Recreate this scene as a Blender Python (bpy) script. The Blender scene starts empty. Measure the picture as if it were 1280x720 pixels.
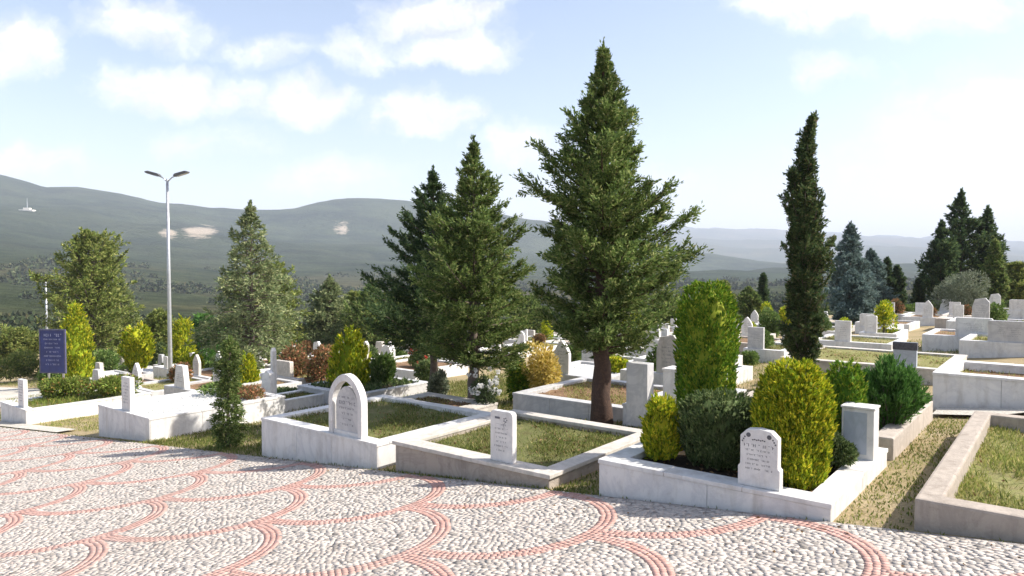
import bpy, bmesh, math, random
import numpy as np
from mathutils import Vector, Matrix, noise as mnoise

random.seed(7)
R0 = np.random.default_rng(11)
scene = bpy.context.scene
COL = scene.collection
PI = math.pi

# ------------------------------------------------------------------ frame
# u runs into the cemetery, v runs along the road (uphill to the right)
A = math.radians(38)
SA, CA = math.sin(A), math.cos(A)
FPX = 900.0
SLOPE_V, SLOPE_U, EYE = 0.10, -0.012, 1.75

def xy(u, v): return (u * SA + v * CA, u * CA - v * SA)
def uv(x, y): return (x * SA + y * CA, x * CA - y * SA)
def plane(u, v): return -EYE + SLOPE_V * v + SLOPE_U * u
def pix_x(x, y): return 640 + FPX * x / max(y, .1)

def sstep(a, b, x):
    t = np.clip((x - a) / (b - a), 0, 1)
    return t * t * (3 - 2 * t)

# ------------------------------------------------------------------ terrain
def px2th(p): return math.atan2((p - 640) / FPX, 1.0)
RIDGE_L = [(-700, 175), (-300, 200), (-100, 210), (0, 221), (30, 230), (60, 238), (100, 237), (150, 243), (200, 254), (260, 262), (330, 263),
           (370, 261), (400, 255), (450, 251), (500, 252), (560, 257), (640, 270), (720, 283), (800, 300), (870, 316), (950, 326), (1100, 334), (1400, 340), (2200, 340)]
RIDGE_R = [(-700, 240), (0, 262), (330, 278), (600, 283), (700, 281), (800, 280), (870, 284), (950, 289), (1050, 292), (1110, 294), (1200, 299), (1280, 303), (1400, 306), (2200, 296)]
MID_R = [(-700, 330), (600, 318), (800, 309), (870, 303), (940, 306), (1020, 309), (1100, 308), (1180, 312), (1280, 318), (2200, 322)]
#         distance: pixel row at px = 0, 330, 640, 870, 1100, 1280
COLS = [0, 330, 640, 870, 1100, 1280]
ROWS = {60: (448, 446, 425, 405, 392, 385), 90: (436, 436, 420, 402, 392, 385), 150: (420, 425, 415, 400, 392, 384), 280: (392, 405, 405, 388, 384, 376),
        480: (356, 378, 385, 372, 370, 364), 800: (318, 352, 362, 360, 358, 354), 1200: (292, 330, 345, 352, 350, 348),
        1800: (262, 302, 320, 345, 345, 344)}
TH = np.radians(np.arange(-180, 180.01, 0.25))

def prof(tab):
    return np.interp(TH, [px2th(p) for p, _ in tab], [y for _, y in tab])
_rows = []
for d, ys in ROWS.items():
    _rows.append((d, np.interp(TH, [px2th(p) for p in COLS], ys)))
_rows.append((2700, prof(RIDGE_L)))
_rows.append((3600, np.minimum(prof(RIDGE_L) + 12, 336)))
_rows.append((5200, prof(MID_R)))
_rows.append((8200, prof(RIDGE_R)))
_rows.append((11000, prof(RIDGE_R) + 14))
ROWD = np.log([r[0] for r in _rows])
ROWY = np.stack([r[1] for r in _rows])

def far_height(d, ti):
    """terrain height for distance d (scalar) over all bearings TH"""
    ld = math.log(max(d, 60))
    k = int(np.clip(np.searchsorted(ROWD, ld) - 1, 0, len(ROWD) - 2))
    t = np.clip((ld - ROWD[k]) / (ROWD[k + 1] - ROWD[k]), 0, 1)
    t = t * t * (3 - 2 * t) if d > 1500 else t
    py = ROWY[k] * (1 - t) + ROWY[k + 1] * t
    return (330 - py) / FPX * d * np.maximum(np.cos(TH), 0.62)

def near_w(d): return float(sstep(52, 75, d))

def ground_z(x, y):
    u, v = uv(x, y)
    d = math.hypot(x, y)
    zp = plane(u, max(v, -60))
    w = near_w(d)
    if w <= 0: return zp
    th = math.atan2(x, y)
    ld = math.log(max(d, 60))
    k = int(np.clip(np.searchsorted(ROWD, ld) - 1, 0, len(ROWD) - 2))
    t = min(max((ld - ROWD[k]) / (ROWD[k + 1] - ROWD[k]), 0), 1)
    if d > 1500: t = t * t * (3 - 2 * t)
    j = int((th + PI) / math.radians(.25)) % len(TH)
    py = ROWY[k][j] * (1 - t) + ROWY[k + 1][j] * t
    return zp * (1 - w) + w * (330 - py) / FPX * d * max(math.cos(th), .62)

# ------------------------------------------------------------------ mesh helpers
def link(o, parent=None):
    COL.objects.link(o)
    if parent is not None: o.parent = parent
    return o

def mesh_np(name, verts, faces_flat, sizes, mats=None, matidx=None, smooth=False):
    me = bpy.data.meshes.new(name)
    verts = np.asarray(verts, np.float32)
    me.vertices.add(len(verts)); me.vertices.foreach_set('co', verts.ravel())
    faces_flat = np.asarray(faces_flat, np.int32); sizes = np.asarray(sizes, np.int32)
    me.loops.add(len(faces_flat)); me.loops.foreach_set('vertex_index', faces_flat)
    me.polygons.add(len(sizes))
    st = np.zeros(len(sizes), np.int32); st[1:] = np.cumsum(sizes)[:-1]
    me.polygons.foreach_set('loop_start', st)
    if matidx is not None: me.polygons.foreach_set('material_index', np.asarray(matidx, np.int32))
    if smooth: me.polygons.foreach_set('use_smooth', np.ones(len(sizes), bool))
    me.update(calc_edges=True)
    for m in (mats or []): me.materials.append(m)
    return me

def new(name, me, parent=None, loc=None, rz=None):
    o = bpy.data.objects.new(name, me)
    if loc is not None: o.location = loc
    if rz is not None: o.rotation_euler = (0, 0, rz)
    return link(o, parent)

def empty(name, label, cat, loc, rz=0, group=None):
    o = bpy.data.objects.new(name, None)
    o.empty_display_size = .2
    o.location = loc; o.rotation_euler = (0, 0, rz)
    link(o)
    return tag(o, label, cat, group)

def tag(o, label, cat, group=None, kind=None):
    if label: o['label'] = label
    if cat: o['category'] = cat
    if group: o['group'] = group
    if kind: o['kind'] = kind
    return o

class MB:
    """collects verts / faces with a material index"""
    def __init__(s): s.v = []; s.f = []; s.m = []
    def box(s, x0, x1, y0, y1, z0, z1, mi=0):
        b = len(s.v)
        s.v += [(x0, y0, z0), (x1, y0, z0), (x1, y1, z0), (x0, y1, z0), (x0, y0, z1), (x1, y0, z1), (x1, y1, z1), (x0, y1, z1)]
        for f in ((0, 3, 2, 1), (4, 5, 6, 7), (0, 1, 5, 4), (1, 2, 6, 5), (2, 3, 7, 6), (3, 0, 4, 7)):
            s.f.append(tuple(b + i for i in f)); s.m.append(mi)
    def ring(s, x0, x1, y0, y1, z0, z1, t, tf=None, mi=0):
        """rectangular frame, wall thickness t (front tf), closed"""
        tf = tf or t
        o = [(x0, y0), (x1, y0), (x1, y1), (x0, y1)]
        i = [(x0 + t, y0 + tf), (x1 - t, y0 + tf), (x1 - t, y1 - t), (x0 + t, y1 - t)]
        b = len(s.v)
        for z in (z0, z1):
            for p in o: s.v.append((p[0], p[1], z))
            for p in i: s.v.append((p[0], p[1], z))
        for k in range(4):
            n = (k + 1) % 4
            for f in ((k, n, 8 + n, 8 + k), (4 + n, 4 + k, 12 + k, 12 + n), (8 + k, 8 + n, 12 + n, 12 + k), (n, k, 4 + k, 4 + n)):
                s.f.append(tuple(b + q for q in f)); s.m.append(mi)
    def prism(s, pts, y0, y1, mi=0):
        """outline pts (x,z) counter-clockwise seen from -y, extruded y0..y1"""
        n = len(pts); b = len(s.v)
        s.v += [(p[0], y0, p[1]) for p in pts] + [(p[0], y1, p[1]) for p in pts]
        s.f.append(tuple(b + k for k in range(n))); s.m.append(mi)
        s.f.append(tuple(b + n + k for k in reversed(range(n)))); s.m.append(mi)
        for k in range(n):
            j = (k + 1) % n
            s.f.append((b + j, b + k, b + n + k, b + n + j)); s.m.append(mi)
    def band(s, outer, inner, y0, y1, mi=0):
        """open arch band between two polylines (x,z) of the same length"""
        n = len(outer); b = len(s.v)
        for y in (y0, y1):
            s.v += [(p[0], y, p[1]) for p in outer] + [(p[0], y, p[1]) for p in inner]
        for k in range(n - 1):
            for f in ((k, n + k, n + k + 1, k + 1), (2 * n + k + 1, 3 * n + k + 1, 3 * n + k, 2 * n + k),
                      (k + 1, 2 * n + k + 1, 2 * n + k, k), (n + k, 3 * n + k, 3 * n + k + 1, n + k + 1)):
                s.f.append(tuple(b + q for q in f)); s.m.append(mi)
        for k in (0, n - 1):
            s.f.append((b + k, b + n + k, b + 3 * n + k, b + 2 * n + k)); s.m.append(mi)
    def tube(s, pts, rads, seg=8, mi=0, cap=True):
        b = len(s.v); n = len(pts)
        for i, (p, r) in enumerate(zip(pts, rads)):
            p = Vector(p)
            a = Vector(pts[max(i - 1, 0)]); c = Vector(pts[min(i + 1, n - 1)])
            t = (c - a).normalized()
            q = Vector((1, 0, 0)) if abs(t.x) < .8 else Vector((0, 1, 0))
            e1 = t.cross(q).normalized(); e2 = t.cross(e1)
            for k in range(seg):
                an = 2 * PI * k / seg
                s.v.append(tuple(p + e1 * (r * math.cos(an)) + e2 * (r * math.sin(an))))
        for i in range(n - 1):
            for k in range(seg):
                j = (k + 1) % seg
                s.f.append((b + i * seg + k, b + i * seg + j, b + (i + 1) * seg + j, b + (i + 1) * seg + k)); s.m.append(mi)
        if cap:
            s.f.append(tuple(b + (n - 1) * seg + k for k in range(seg))); s.m.append(mi)
            s.f.append(tuple(b + k for k in reversed(range(seg)))); s.m.append(mi)
    def mesh(s, name, mats, smooth=False):
        me = bpy.data.meshes.new(name)
        me.from_pydata(s.v, [], s.f)
        me.polygons.foreach_set('material_index', s.m)
        if smooth: me.polygons.foreach_set('use_smooth', [True] * len(s.f))
        me.update()
        for m in (mats if isinstance(mats, (list, tuple)) else [mats]): me.materials.append(m)
        bm = bmesh.new(); bm.from_mesh(me); bmesh.ops.recalc_face_normals(bm, faces=bm.faces); bm.to_mesh(me); bm.free()
        return me

def bevel_mesh(me, w=.008, seg=2, ang=35):
    bm = bmesh.new(); bm.from_mesh(me)
    ed = [e for e in bm.edges if len(e.link_faces) == 2 and e.calc_face_angle(0) > math.radians(ang)]
    bmesh.ops.bevel(bm, geom=ed, offset=w, segments=seg, profile=.6, affect='EDGES', clamp_overlap=True)
    bm.to_mesh(me); bm.free()
    return me

# ------------------------------------------------------------------ materials
def mat(name):
    m = bpy.data.materials.new(name); m.use_nodes = True
    nt = m.node_tree; nt.nodes.clear()
    out = nt.nodes.new('ShaderNodeOutputMaterial')
    bs = nt.nodes.new('ShaderNodeBsdfPrincipled')
    nt.links.new(bs.outputs[0], out.inputs[0])
    return m, nt, bs, out

def ramp(nt, fac, stops, interp='LINEAR'):
    r = nt.nodes.new('ShaderNodeValToRGB'); r.color_ramp.interpolation = interp
    el = r.color_ramp.elements
    while len(el) > 1: el.remove(el[-1])
    el[0].position = stops[0][0]; el[0].color = (*stops[0][1], 1)
    for p, c in stops[1:]:
        e = el.new(p); e.color = (*c, 1)
    nt.links.new(fac, r.inputs[0])
    return r.outputs[0]

def noise(nt, scale, detail=4, rough=.55, vec=None, dist=0):
    n = nt.nodes.new('ShaderNodeTexNoise')
    n.inputs['Scale'].default_value = scale; n.inputs['Detail'].default_value = detail
    n.inputs['Roughness'].default_value = rough; n.inputs['Distortion'].default_value = dist
    if vec is not None: nt.links.new(vec, n.inputs['Vector'])
    return n.outputs['Fac']

def obco(nt): return nt.nodes.new('ShaderNodeTexCoord').outputs['Object']
def geopos(nt): return nt.nodes.new('ShaderNodeNewGeometry').outputs['Position']

def scaled(nt, vec, s):
    m = nt.nodes.new('ShaderNodeMapping'); m.inputs['Scale'].default_value = s
    nt.links.new(vec, m.inputs['Vector']); return m.outputs[0]

def mix(nt, a, b, fac, mode='MIX'):
    m = nt.nodes.new('ShaderNodeMix'); m.data_type = 'RGBA'; m.blend_type = mode
    for s, x in ((6, a), (7, b)):
        if isinstance(x, tuple): m.inputs[s].default_value = (*x, 1)
        else: nt.links.new(x, m.inputs[s])
    if isinstance(fac, (int, float)): m.inputs[0].default_value = fac
    else: nt.links.new(fac, m.inputs[0])
    return m.outputs[2]

def math_n(nt, op, a, b=None, clamp=False):
    m = nt.nodes.new('ShaderNodeMath'); m.operation = op; m.use_clamp = clamp
    for i, x in ((0, a), (1, b)):
        if x is None: continue
        if isinstance(x, (int, float)): m.inputs[i].default_value = x
        else: nt.links.new(x, m.inputs[i])
    return m.outputs[0]

def bump(nt, bs, h, strength=.3, dist=.02):
    b = nt.nodes.new('ShaderNodeBump'); b.inputs['Strength'].default_value = strength; b.inputs['Distance'].default_value = dist
    nt.links.new(h, b.inputs['Height']); nt.links.new(b.outputs[0], bs.inputs['Normal'])

def stone_mat(name, base, vein, dirt, rough=.55, vs=1.3, dirt_amt=.5, bstr=.15):
    """marble / cast stone: cloudy veins, grey weathering streaks that run down the faces, fine grain"""
    m, nt, bs, _ = mat(name)
    p = geopos(nt)
    n1 = noise(nt, vs, 7, .62, p, 1.4)
    c = mix(nt, base, vein, ramp(nt, n1, [(.42, (0, 0, 0)), (.50, (1, 1, 1)), (.58, (0, 0, 0))]))
    st = noise(nt, 3.2, 6, .65, scaled(nt, p, (2.6, 2.6, .45)))
    c = mix(nt, c, dirt, math_n(nt, 'MULTIPLY', ramp(nt, st, [(.50, (0, 0, 0)), (.78, (1, 1, 1))]), dirt_amt))
    blot = noise(nt, 9, 5, .7, p)
    c = mix(nt, c, dirt, math_n(nt, 'MULTIPLY', ramp(nt, blot, [(.58, (0, 0, 0)), (.75, (1, 1, 1))]), dirt_amt * .7))
    nt.links.new(c, bs.inputs['Base Color'])
    bs.inputs['Roughness'].default_value = rough
    bs.inputs['Specular IOR Level'].default_value = .35
    bump(nt, bs, noise(nt, 60, 4, .6, p), bstr, .01)
    return m

M = {}
M['marble'] = stone_mat('white_marble', (.73, .71, .675), (.63, .615, .595), (.40, .355, .29), .45, 1.6, .62, .10)
M['marble_grey'] = stone_mat('grey_marble', (.55, .54, .525), (.45, .445, .445), (.30, .28, .25), .45, 1.8, .4, .08)
M['marble_old'] = stone_mat('weathered_marble', (.60, .55, .49), (.48, .45, .40), (.32, .28, .22), .6, 1.8, .6, .15)
M['concrete'] = stone_mat('rough_concrete', (.42, .36, .30), (.35, .30, .25), (.16, .13, .10), .85, 2.5, .7, .5)
M['concrete_pale'] = stone_mat('pale_concrete', (.48, .42, .36), (.40, .35, .30), (.27, .22, .17), .85, 2.5, .55, .4)
M['granite_dark'] = stone_mat('dark_granite', (.055, .06, .075), (.09, .09, .11), (.12, .12, .13), .25, 8, .3, .02)
M['blue_stone_and_shade'] = stone_mat('blue_grey_stone_and_shade', (.42, .46, .52), (.36, .40, .45), (.2, .2, .2), .4, 3, .3, .05)  # stone of the banded headstone; also the painted shade on the box headstone

def flat_mat(name, col, rough=.6, metal=0, var=.12, vs=6):
    m, nt, bs, _ = mat(name)
    n = noise(nt, vs, 5, .6, geopos(nt))
    d = tuple(c * (1 - var * 2) for c in col); e = tuple(min(c * (1 + var), 1) for c in col)
    nt.links.new(ramp(nt, n, [(.3, d), (.7, e)]), bs.inputs['Base Color'])
    bs.inputs['Roughness'].default_value = rough; bs.inputs['Metallic'].default_value = metal
    return m
M['letter'] = flat_mat('engraved_paint', (.10, .10, .11), .7)
M['letter_grey'] = flat_mat('engraved_grey', (.15, .15, .17), .7)
M['steel'] = flat_mat('galvanised_steel', (.52, .53, .53), .42, .6, .1)
M['lamp_dark'] = flat_mat('lamp_housing', (.12, .12, .12), .5)
M['lamp_glass'] = flat_mat('lamp_glass', (.6, .6, .58), .2)
M['sign_blue'] = flat_mat('sign_blue', (.03, .045, .17), .4, 0, .15, 3)
M['sign_frame'] = flat_mat('sign_frame', (.09, .09, .16), .5)
M['sign_white'] = flat_mat('sign_white', (.42, .44, .58), .5)
M['plaster'] = flat_mat('plaster', (.72, .68, .6), .8)
M['tiles'] = flat_mat('roof_tiles', (.42, .16, .09), .8)
M['bark'] = stone_mat('bark', (.10, .060, .042), (.065, .04, .03), (.03, .02, .015), .9, 9, .8, 1.0)
M['bark_grey'] = stone_mat('grey_bark', (.16, .125, .10), (.11, .085, .07), (.05, .04, .03), .9, 6, .6, 1.0)

def leaf_mat(name, stops, trans=.28, clump=.35, cs=2.2, rough=.6):
    m, nt, bs, out = mat(name)
    g = nt.nodes.new('ShaderNodeNewGeometry')
    c = ramp(nt, g.outputs['Random Per Island'], stops)
    n = noise(nt, cs, 3, .6, obco(nt))
    c = mix(nt, c, ramp(nt, n, [(.3, (1 - clump,) * 3), (.7, (1 + clump,) * 3)]), 1.0, 'MULTIPLY')
    nt.links.new(c, bs.inputs['Base Color'])
    bs.inputs['Roughness'].default_value = rough; bs.inputs['Specular IOR Level'].default_value = .08
    t = nt.nodes.new('ShaderNodeBsdfTranslucent'); nt.links.new(c, t.inputs['Color'])
    ms = nt.nodes.new('ShaderNodeMixShader'); ms.inputs[0].default_value = trans
    nt.links.new(bs.outputs[0], ms.inputs[1]); nt.links.new(t.outputs[0], ms.inputs[2]); nt.links.new(ms.outputs[0], out.inputs[0])
    return m
L = {}
L['cypress'] = leaf_mat('cypress_foliage', [(0, (.058, .098, .028)), (.4, (.122, .185, .050)), (.8, (.215, .275, .080)), (1, (.36, .36, .15))], .38, .45, 1.3)
L['cypress_dark'] = leaf_mat('dark_cypress_foliage', [(0, (.034, .064, .028)), (.6, (.076, .125, .05)), (1, (.14, .18, .07))], .36, .4, 1.4)
L['cypress_brown'] = leaf_mat('tall_cypress_foliage', [(0, (.034, .062, .024)), (.5, (.072, .112, .042)), (.88, (.14, .17, .065)), (1, (.22, .17, .09))], .34, .5, 1.8)
L['cedar'] = leaf_mat('cedar_foliage', [(0, (0.112, 0.163, 0.069)), (0.5, (0.225, 0.275, 0.125)), (1, (0.413, 0.425, 0.213))], .34)
L['spruce'] = leaf_mat('blue_spruce_foliage', [(0, (0.088, 0.135, 0.115)), (0.5, (0.149, 0.209, 0.189)), (1, (0.23, 0.297, 0.27))])
L['pine'] = leaf_mat('pine_foliage', [(0, (0.098, 0.15, 0.036)), (0.5, (0.208, 0.26, 0.065)), (1, (0.403, 0.403, 0.13))], .34)
L['thuja'] = leaf_mat('green_thuja_foliage', [(0, (0.07, 0.162, 0.019)), (0.45, (0.14, 0.27, 0.027)), (0.8, (0.28, 0.392, 0.041)), (1, (0.538, 0.513, 0.068))], .26, .28, 6.0)
L['golden'] = leaf_mat('golden_thuja_foliage', [(0, (0.113, 0.195, 0.016)), (0.35, (0.276, 0.364, 0.023)), (0.7, (0.528, 0.546, 0.033)), (1, (0.821, 0.676, 0.065))], .26, .28, 6.0)
L['juniper'] = leaf_mat('juniper_foliage', [(0, (0.057, 0.149, 0.029)), (0.5, (0.103, 0.23, 0.046)), (1, (0.172, 0.31, 0.081))], .3, .3)
L['shrub_dark'] = leaf_mat('dark_shrub_foliage', [(0, (.05, .085, .03)), (.6, (.11, .16, .055)), (1, (.25, .28, .12))], .3, .4, 5)
L['shrub_green'] = leaf_mat('green_shrub_foliage', [(0, (0.084, 0.156, 0.036)), (0.6, (0.156, 0.24, 0.06)), (1, (0.288, 0.336, 0.12))])
L['olive'] = leaf_mat('olive_foliage', [(0, (0.115, 0.144, 0.086)), (0.6, (0.196, 0.224, 0.149)), (1, (0.31, 0.333, 0.241))])
L['variegated'] = leaf_mat('variegated_foliage', [(0, (.30, .26, .05)), (.35, (.62, .46, .09)), (1, (.80, .66, .28))], .35, .25)
L['red'] = leaf_mat('reddish_foliage', [(0, (0.1, 0.125, 0.044)), (0.45, (0.213, 0.15, 0.069)), (0.8, (0.375, 0.163, 0.088)), (1, (0.45, 0.25, 0.125))])
L['rose'] = leaf_mat('rose_foliage', [(0, (.06, .09, .04)), (1, (.13, .17, .08))])
L['petal_white'] = leaf_mat('white_petals', [(0, (.72, .72, .70)), (1, (.85, .84, .82))], .3, .05)
L['petal_red'] = leaf_mat('red_petals', [(0, (.5, .06, .05)), (1, (.65, .16, .10))], .3, .05)
L['grass'] = leaf_mat('grass_blades', [(0, (.10, .14, .03)), (.5, (.17, .21, .05)), (.8, (.28, .27, .09)), (1, (.42, .36, .17))], .35, .35, 1.5)
L['grass_dry'] = leaf_mat('dry_grass_blades', [(0, (.15, .20, .045)), (.4, (.26, .30, .075)), (.75, (.40, .38, .13)), (1, (.54, .46, .22))], .35, .3, 1.5)
L['litter'] = leaf_mat('dead_leaves', [(0, (.14, .08, .04)), (1, (.32, .20, .10))], .1, .2)
L['hedge_mix'] = leaf_mat('border_plants', [(0, (.10, .16, .03)), (.6, (.20, .26, .05)), (.92, (.32, .34, .08)), (1, (.5, .2, .1))])

def soil_mat(name, c0, c1, c2, s=2.2):
    m, nt, bs, _ = mat(name)
    p = geopos(nt)
    a = noise(nt, s, 8, .65, p)
    b = noise(nt, 40, 4, .7, p)
    c = ramp(nt, a, [(.34, c0), (.5, c1), (.68, c2)])
    c = mix(nt, c, ramp(nt, b, [(.3, (.65, .65, .65)), (.7, (1.25, 1.25, 1.25))]), 1.0, 'MULTIPLY')
    nt.links.new(c, bs.inputs['Base Color']); bs.inputs['Roughness'].default_value = .95
    bs.inputs['Specular IOR Level'].default_value = .1
    bump(nt, bs, noise(nt, 30, 6, .7, p), .7, .03)
    return m
M['ground'] = soil_mat('dry_ground', (.30, .25, .13), (.36, .28, .16), (.44, .36, .23), .9)
M['soil_grass'] = soil_mat('grassy_soil', (.13, .12, .05), (.15, .16, .06), (.24, .20, .10), 3)
M['soil_dry'] = soil_mat('dry_grass_soil', (.24, .20, .10), (.24, .24, .09), (.34, .28, .15), 3)
M['soil'] = soil_mat('brown_soil', (.16, .10, .06), (.24, .15, .09), (.30, .20, .12), 4)
M['soil_dark'] = soil_mat('dark_soil', (.035, .028, .02), (.06, .045, .03), (.09, .07, .045), 5)
M['pebble'] = soil_mat('white_pebbles', (.55, .54, .52), (.68, .67, .64), (.75, .74, .71), 14)
M['path'] = soil_mat('pale_path', (.50, .46, .39), (.56, .52, .45), (.62, .58, .50), .6)
M['joint'] = soil_mat('paving_joints', (.20, .175, .155), (.40, .36, .325), (.47, .43, .39), 9)

def cobble_mat(name, stops):
    m, nt, bs, _ = mat(name)
    g = nt.nodes.new('ShaderNodeNewGeometry')
    c = ramp(nt, g.outputs['Random Per Island'], stops)
    p = g.outputs['Position']
    c = mix(nt, c, ramp(nt, noise(nt, 70, 5, .7, p), [(.3, (.78, .78, .78)), (.7, (1.12, 1.12, 1.12))]), 1.0, 'MULTIPLY')
    c = mix(nt, c, (.36, .31, .26), math_n(nt, 'MULTIPLY', ramp(nt, noise(nt, .7, 6, .65, p), [(.5, (0, 0, 0)), (.8, (1, 1, 1))]), .5))
    nt.links.new(c, bs.inputs['Base Color']); bs.inputs['Roughness'].default_value = .75
    bs.inputs['Specular IOR Level'].default_value = .3
    bump(nt, bs, noise(nt, 45, 5, .7, p), .4, .008)
    return m
M['cobble'] = cobble_mat('white_cobbles', [(0, (.20, .18, .16)), (.09, (.36, .325, .29)), (.3, (.46, .415, .37)), (.7, (.51, .46, .41)), (.92, (.56, .50, .44)), (1, (.50, .40, .34))])
M['cobble_red'] = cobble_mat('red_cobbles', [(0, (.44, .26, .215)), (.5, (.50, .30, .25)), (1, (.53, .35, .30))])

def hill_mat():
    m, nt, bs, _ = mat('hill_land')
    p = geopos(nt)
    big = noise(nt, .0022, 8, .62, p, .6)
    c = ramp(nt, big, [(.30, (.045, .065, .030)), (.44, (.075, .095, .045)), (.54, (.135, .13, .065)), (.64, (.21, .17, .10)), (.78, (.10, .11, .055))])
    fine = noise(nt, .045, 6, .7, p)
    c = mix(nt, c, ramp(nt, fine, [(.35, (.50, .52, .5)), (.65, (1.3, 1.28, 1.2))]), 1.0, 'MULTIPLY')
    at = nt.nodes.new('ShaderNodeAttribute'); at.attribute_name = 'forest'
    forest = mix(nt, (.014, .034, .024), (.070, .098, .056), ramp(nt, noise(nt, .006, 9, .72, p), [(.38, (0, 0, 0)), (.60, (1, 1, 1))]))
    c = mix(nt, c, forest, at.outputs['Fac'])
    aq = nt.nodes.new('ShaderNodeAttribute'); aq.attribute_name = 'quarry'
    qm = ramp(nt, math_n(nt, 'ADD', aq.outputs['Fac'], math_n(nt, 'MULTIPLY', math_n(nt, 'SUBTRACT', noise(nt, .03, 7, .7, p), .5), 1.9)), [(.34, (0, 0, 0)), (.72, (1, 1, 1))])
    c = mix(nt, c, (.56, .47, .36), qm)
    nt.links.new(c, bs.inputs['Base Color']); bs.inputs['Roughness'].default_value = 1; bs.inputs['Specular IOR Level'].default_value = 0
    bump(nt, bs, noise(nt, .03, 8, .75, p), 1.0, 26)
    return m
M['hill'] = hill_mat()

# ------------------------------------------------------------------ ground + hills
def build_terrain():
    radii = [.6, 2, 4, 7, 10, 14, 18, 23, 28, 34, 40, 46, 52, 56, 60, 64, 68, 72]
    idx = np.arange(0, len(TH) - 1, 6)         # 1.5 degree bearings close by
    th = TH[idx]
    V = []; 
    for d in radii:
        x = d * np.sin(th); y = d * np.cos(th)
        u = x * SA + y * CA; v = x * CA - y * SA
        zp = -EYE + SLOPE_V * np.maximum(v, -60) + SLOPE_U * u
        w = near_w(d)
        z = zp * (1 - w) + w * far_height(d, None)[idx] - .02
        V.append(np.stack([x, y, z], 1))
    n = len(th)
    verts = np.concatenate(V + [np.array([[0, 0, -EYE - .02]])])
    F = []; S = []
    for r in range(len(radii) - 1):
        for k in range(n):
            j = (k + 1) % n
            F += [r * n + k, (r + 1) * n + k, (r + 1) * n + j, r * n + j]; S.append(4)
    c = len(verts) - 1
    for k in range(n): F += [c, k, (k + 1) % n]; S.append(3)
    me = mesh_np('ground', verts, F, S, [M['ground']])
    bm = bmesh.new(); bm.from_mesh(me); bmesh.ops.recalc_face_normals(bm, faces=bm.faces)
    if sum(f.normal.z for f in bm.faces) < 0: bmesh.ops.reverse_faces(bm, faces=bm.faces)
    bm.to_mesh(me); bm.free()
    tag(new('ground', me), None, None, None, 'structure')
    # hills : from 72 m to 11 km
    rad = [72, 80, 90, 105, 125, 150, 180, 220, 270, 330, 400, 480, 580, 700, 840, 1000, 1150, 1300, 1450, 1600, 1750, 1900, 2050, 2200, 2350, 2500, 2620, 2700, 2800, 3000, 3300,
           3700, 4200, 4700, 5200, 5700, 6300, 7000, 7600, 8200, 8800, 9600, 11000]
    th = TH[:-1]; n = len(th)
    V = []; Q = []; Fo = []
    pxs = 640 + FPX * np.tan(np.clip(th, -1.2, 1.2))
    front = np.cos(th) > .3
    for d in rad:
        x = d * np.sin(th); y = d * np.cos(th)
        w = near_w(d)
        u = x * SA + y * CA; v = x * CA - y * SA
        zp = -EYE + SLOPE_V * np.maximum(v, -60) + SLOPE_U * u
        z = zp * (1 - w) + w * far_height(d, None)[:-1]
        nn = np.array([mnoise.fractal(Vector((a * .0016, b * .0016, 3.1)), .9, 2.1, 5) for a, b in zip(x, y)])
        z = z + nn * .017 * d * float(sstep(110, 900, d)) * (0.45 if d > 2300 else 1) - .02
        V.append(np.stack([x, y, z], 1))
        py = 330 - z / np.maximum(d * np.cos(th), 1) * FPX
        q = np.zeros(n)
        for cx, cy, rx, ry in ((205, 291, 20, 1.6), (250, 289, 22, 5), (140, 284, 19, 1.7), (426, 288, 13, 1.2)):
            q = np.maximum(q, 1 - ((pxs - cx) / rx) ** 2 * .5 - ((py - cy) / ry) ** 2 * .5)
        Q.append(np.where(front, np.clip(q, 0, 1), 0) if 1000 < d < 2700 else np.zeros(n))
        Fo.append(np.full(n, float(sstep(550, 1300, d)) * .9 * (1 if d < 4000 else .5)))
    verts = np.concatenate(V)
    r = np.arange(len(rad) - 1)[:, None]; k = np.arange(n)[None, :]; j = (k + 1) % n
    F = np.stack([r * n + k + 0 * j, r * n + j, (r + 1) * n + j, (r + 1) * n + k + 0 * j], -1).reshape(-1, 4)
    me = mesh_np('hills', verts, F.ravel()[::1], np.full(len(F), 4), [M['hill']], smooth=True)
    if me.polygons[0].normal.z < 0: me.flip_normals()
    for nm, arr in (('quarry', Q), ('forest', Fo)):
        at = me.attributes.new(nm, 'FLOAT', 'POINT'); at.data.foreach_set('value', np.concatenate(arr).astype(np.float32))
    tag(new('hills', me), None, None, None, 'structure')
build_terrain()

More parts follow.
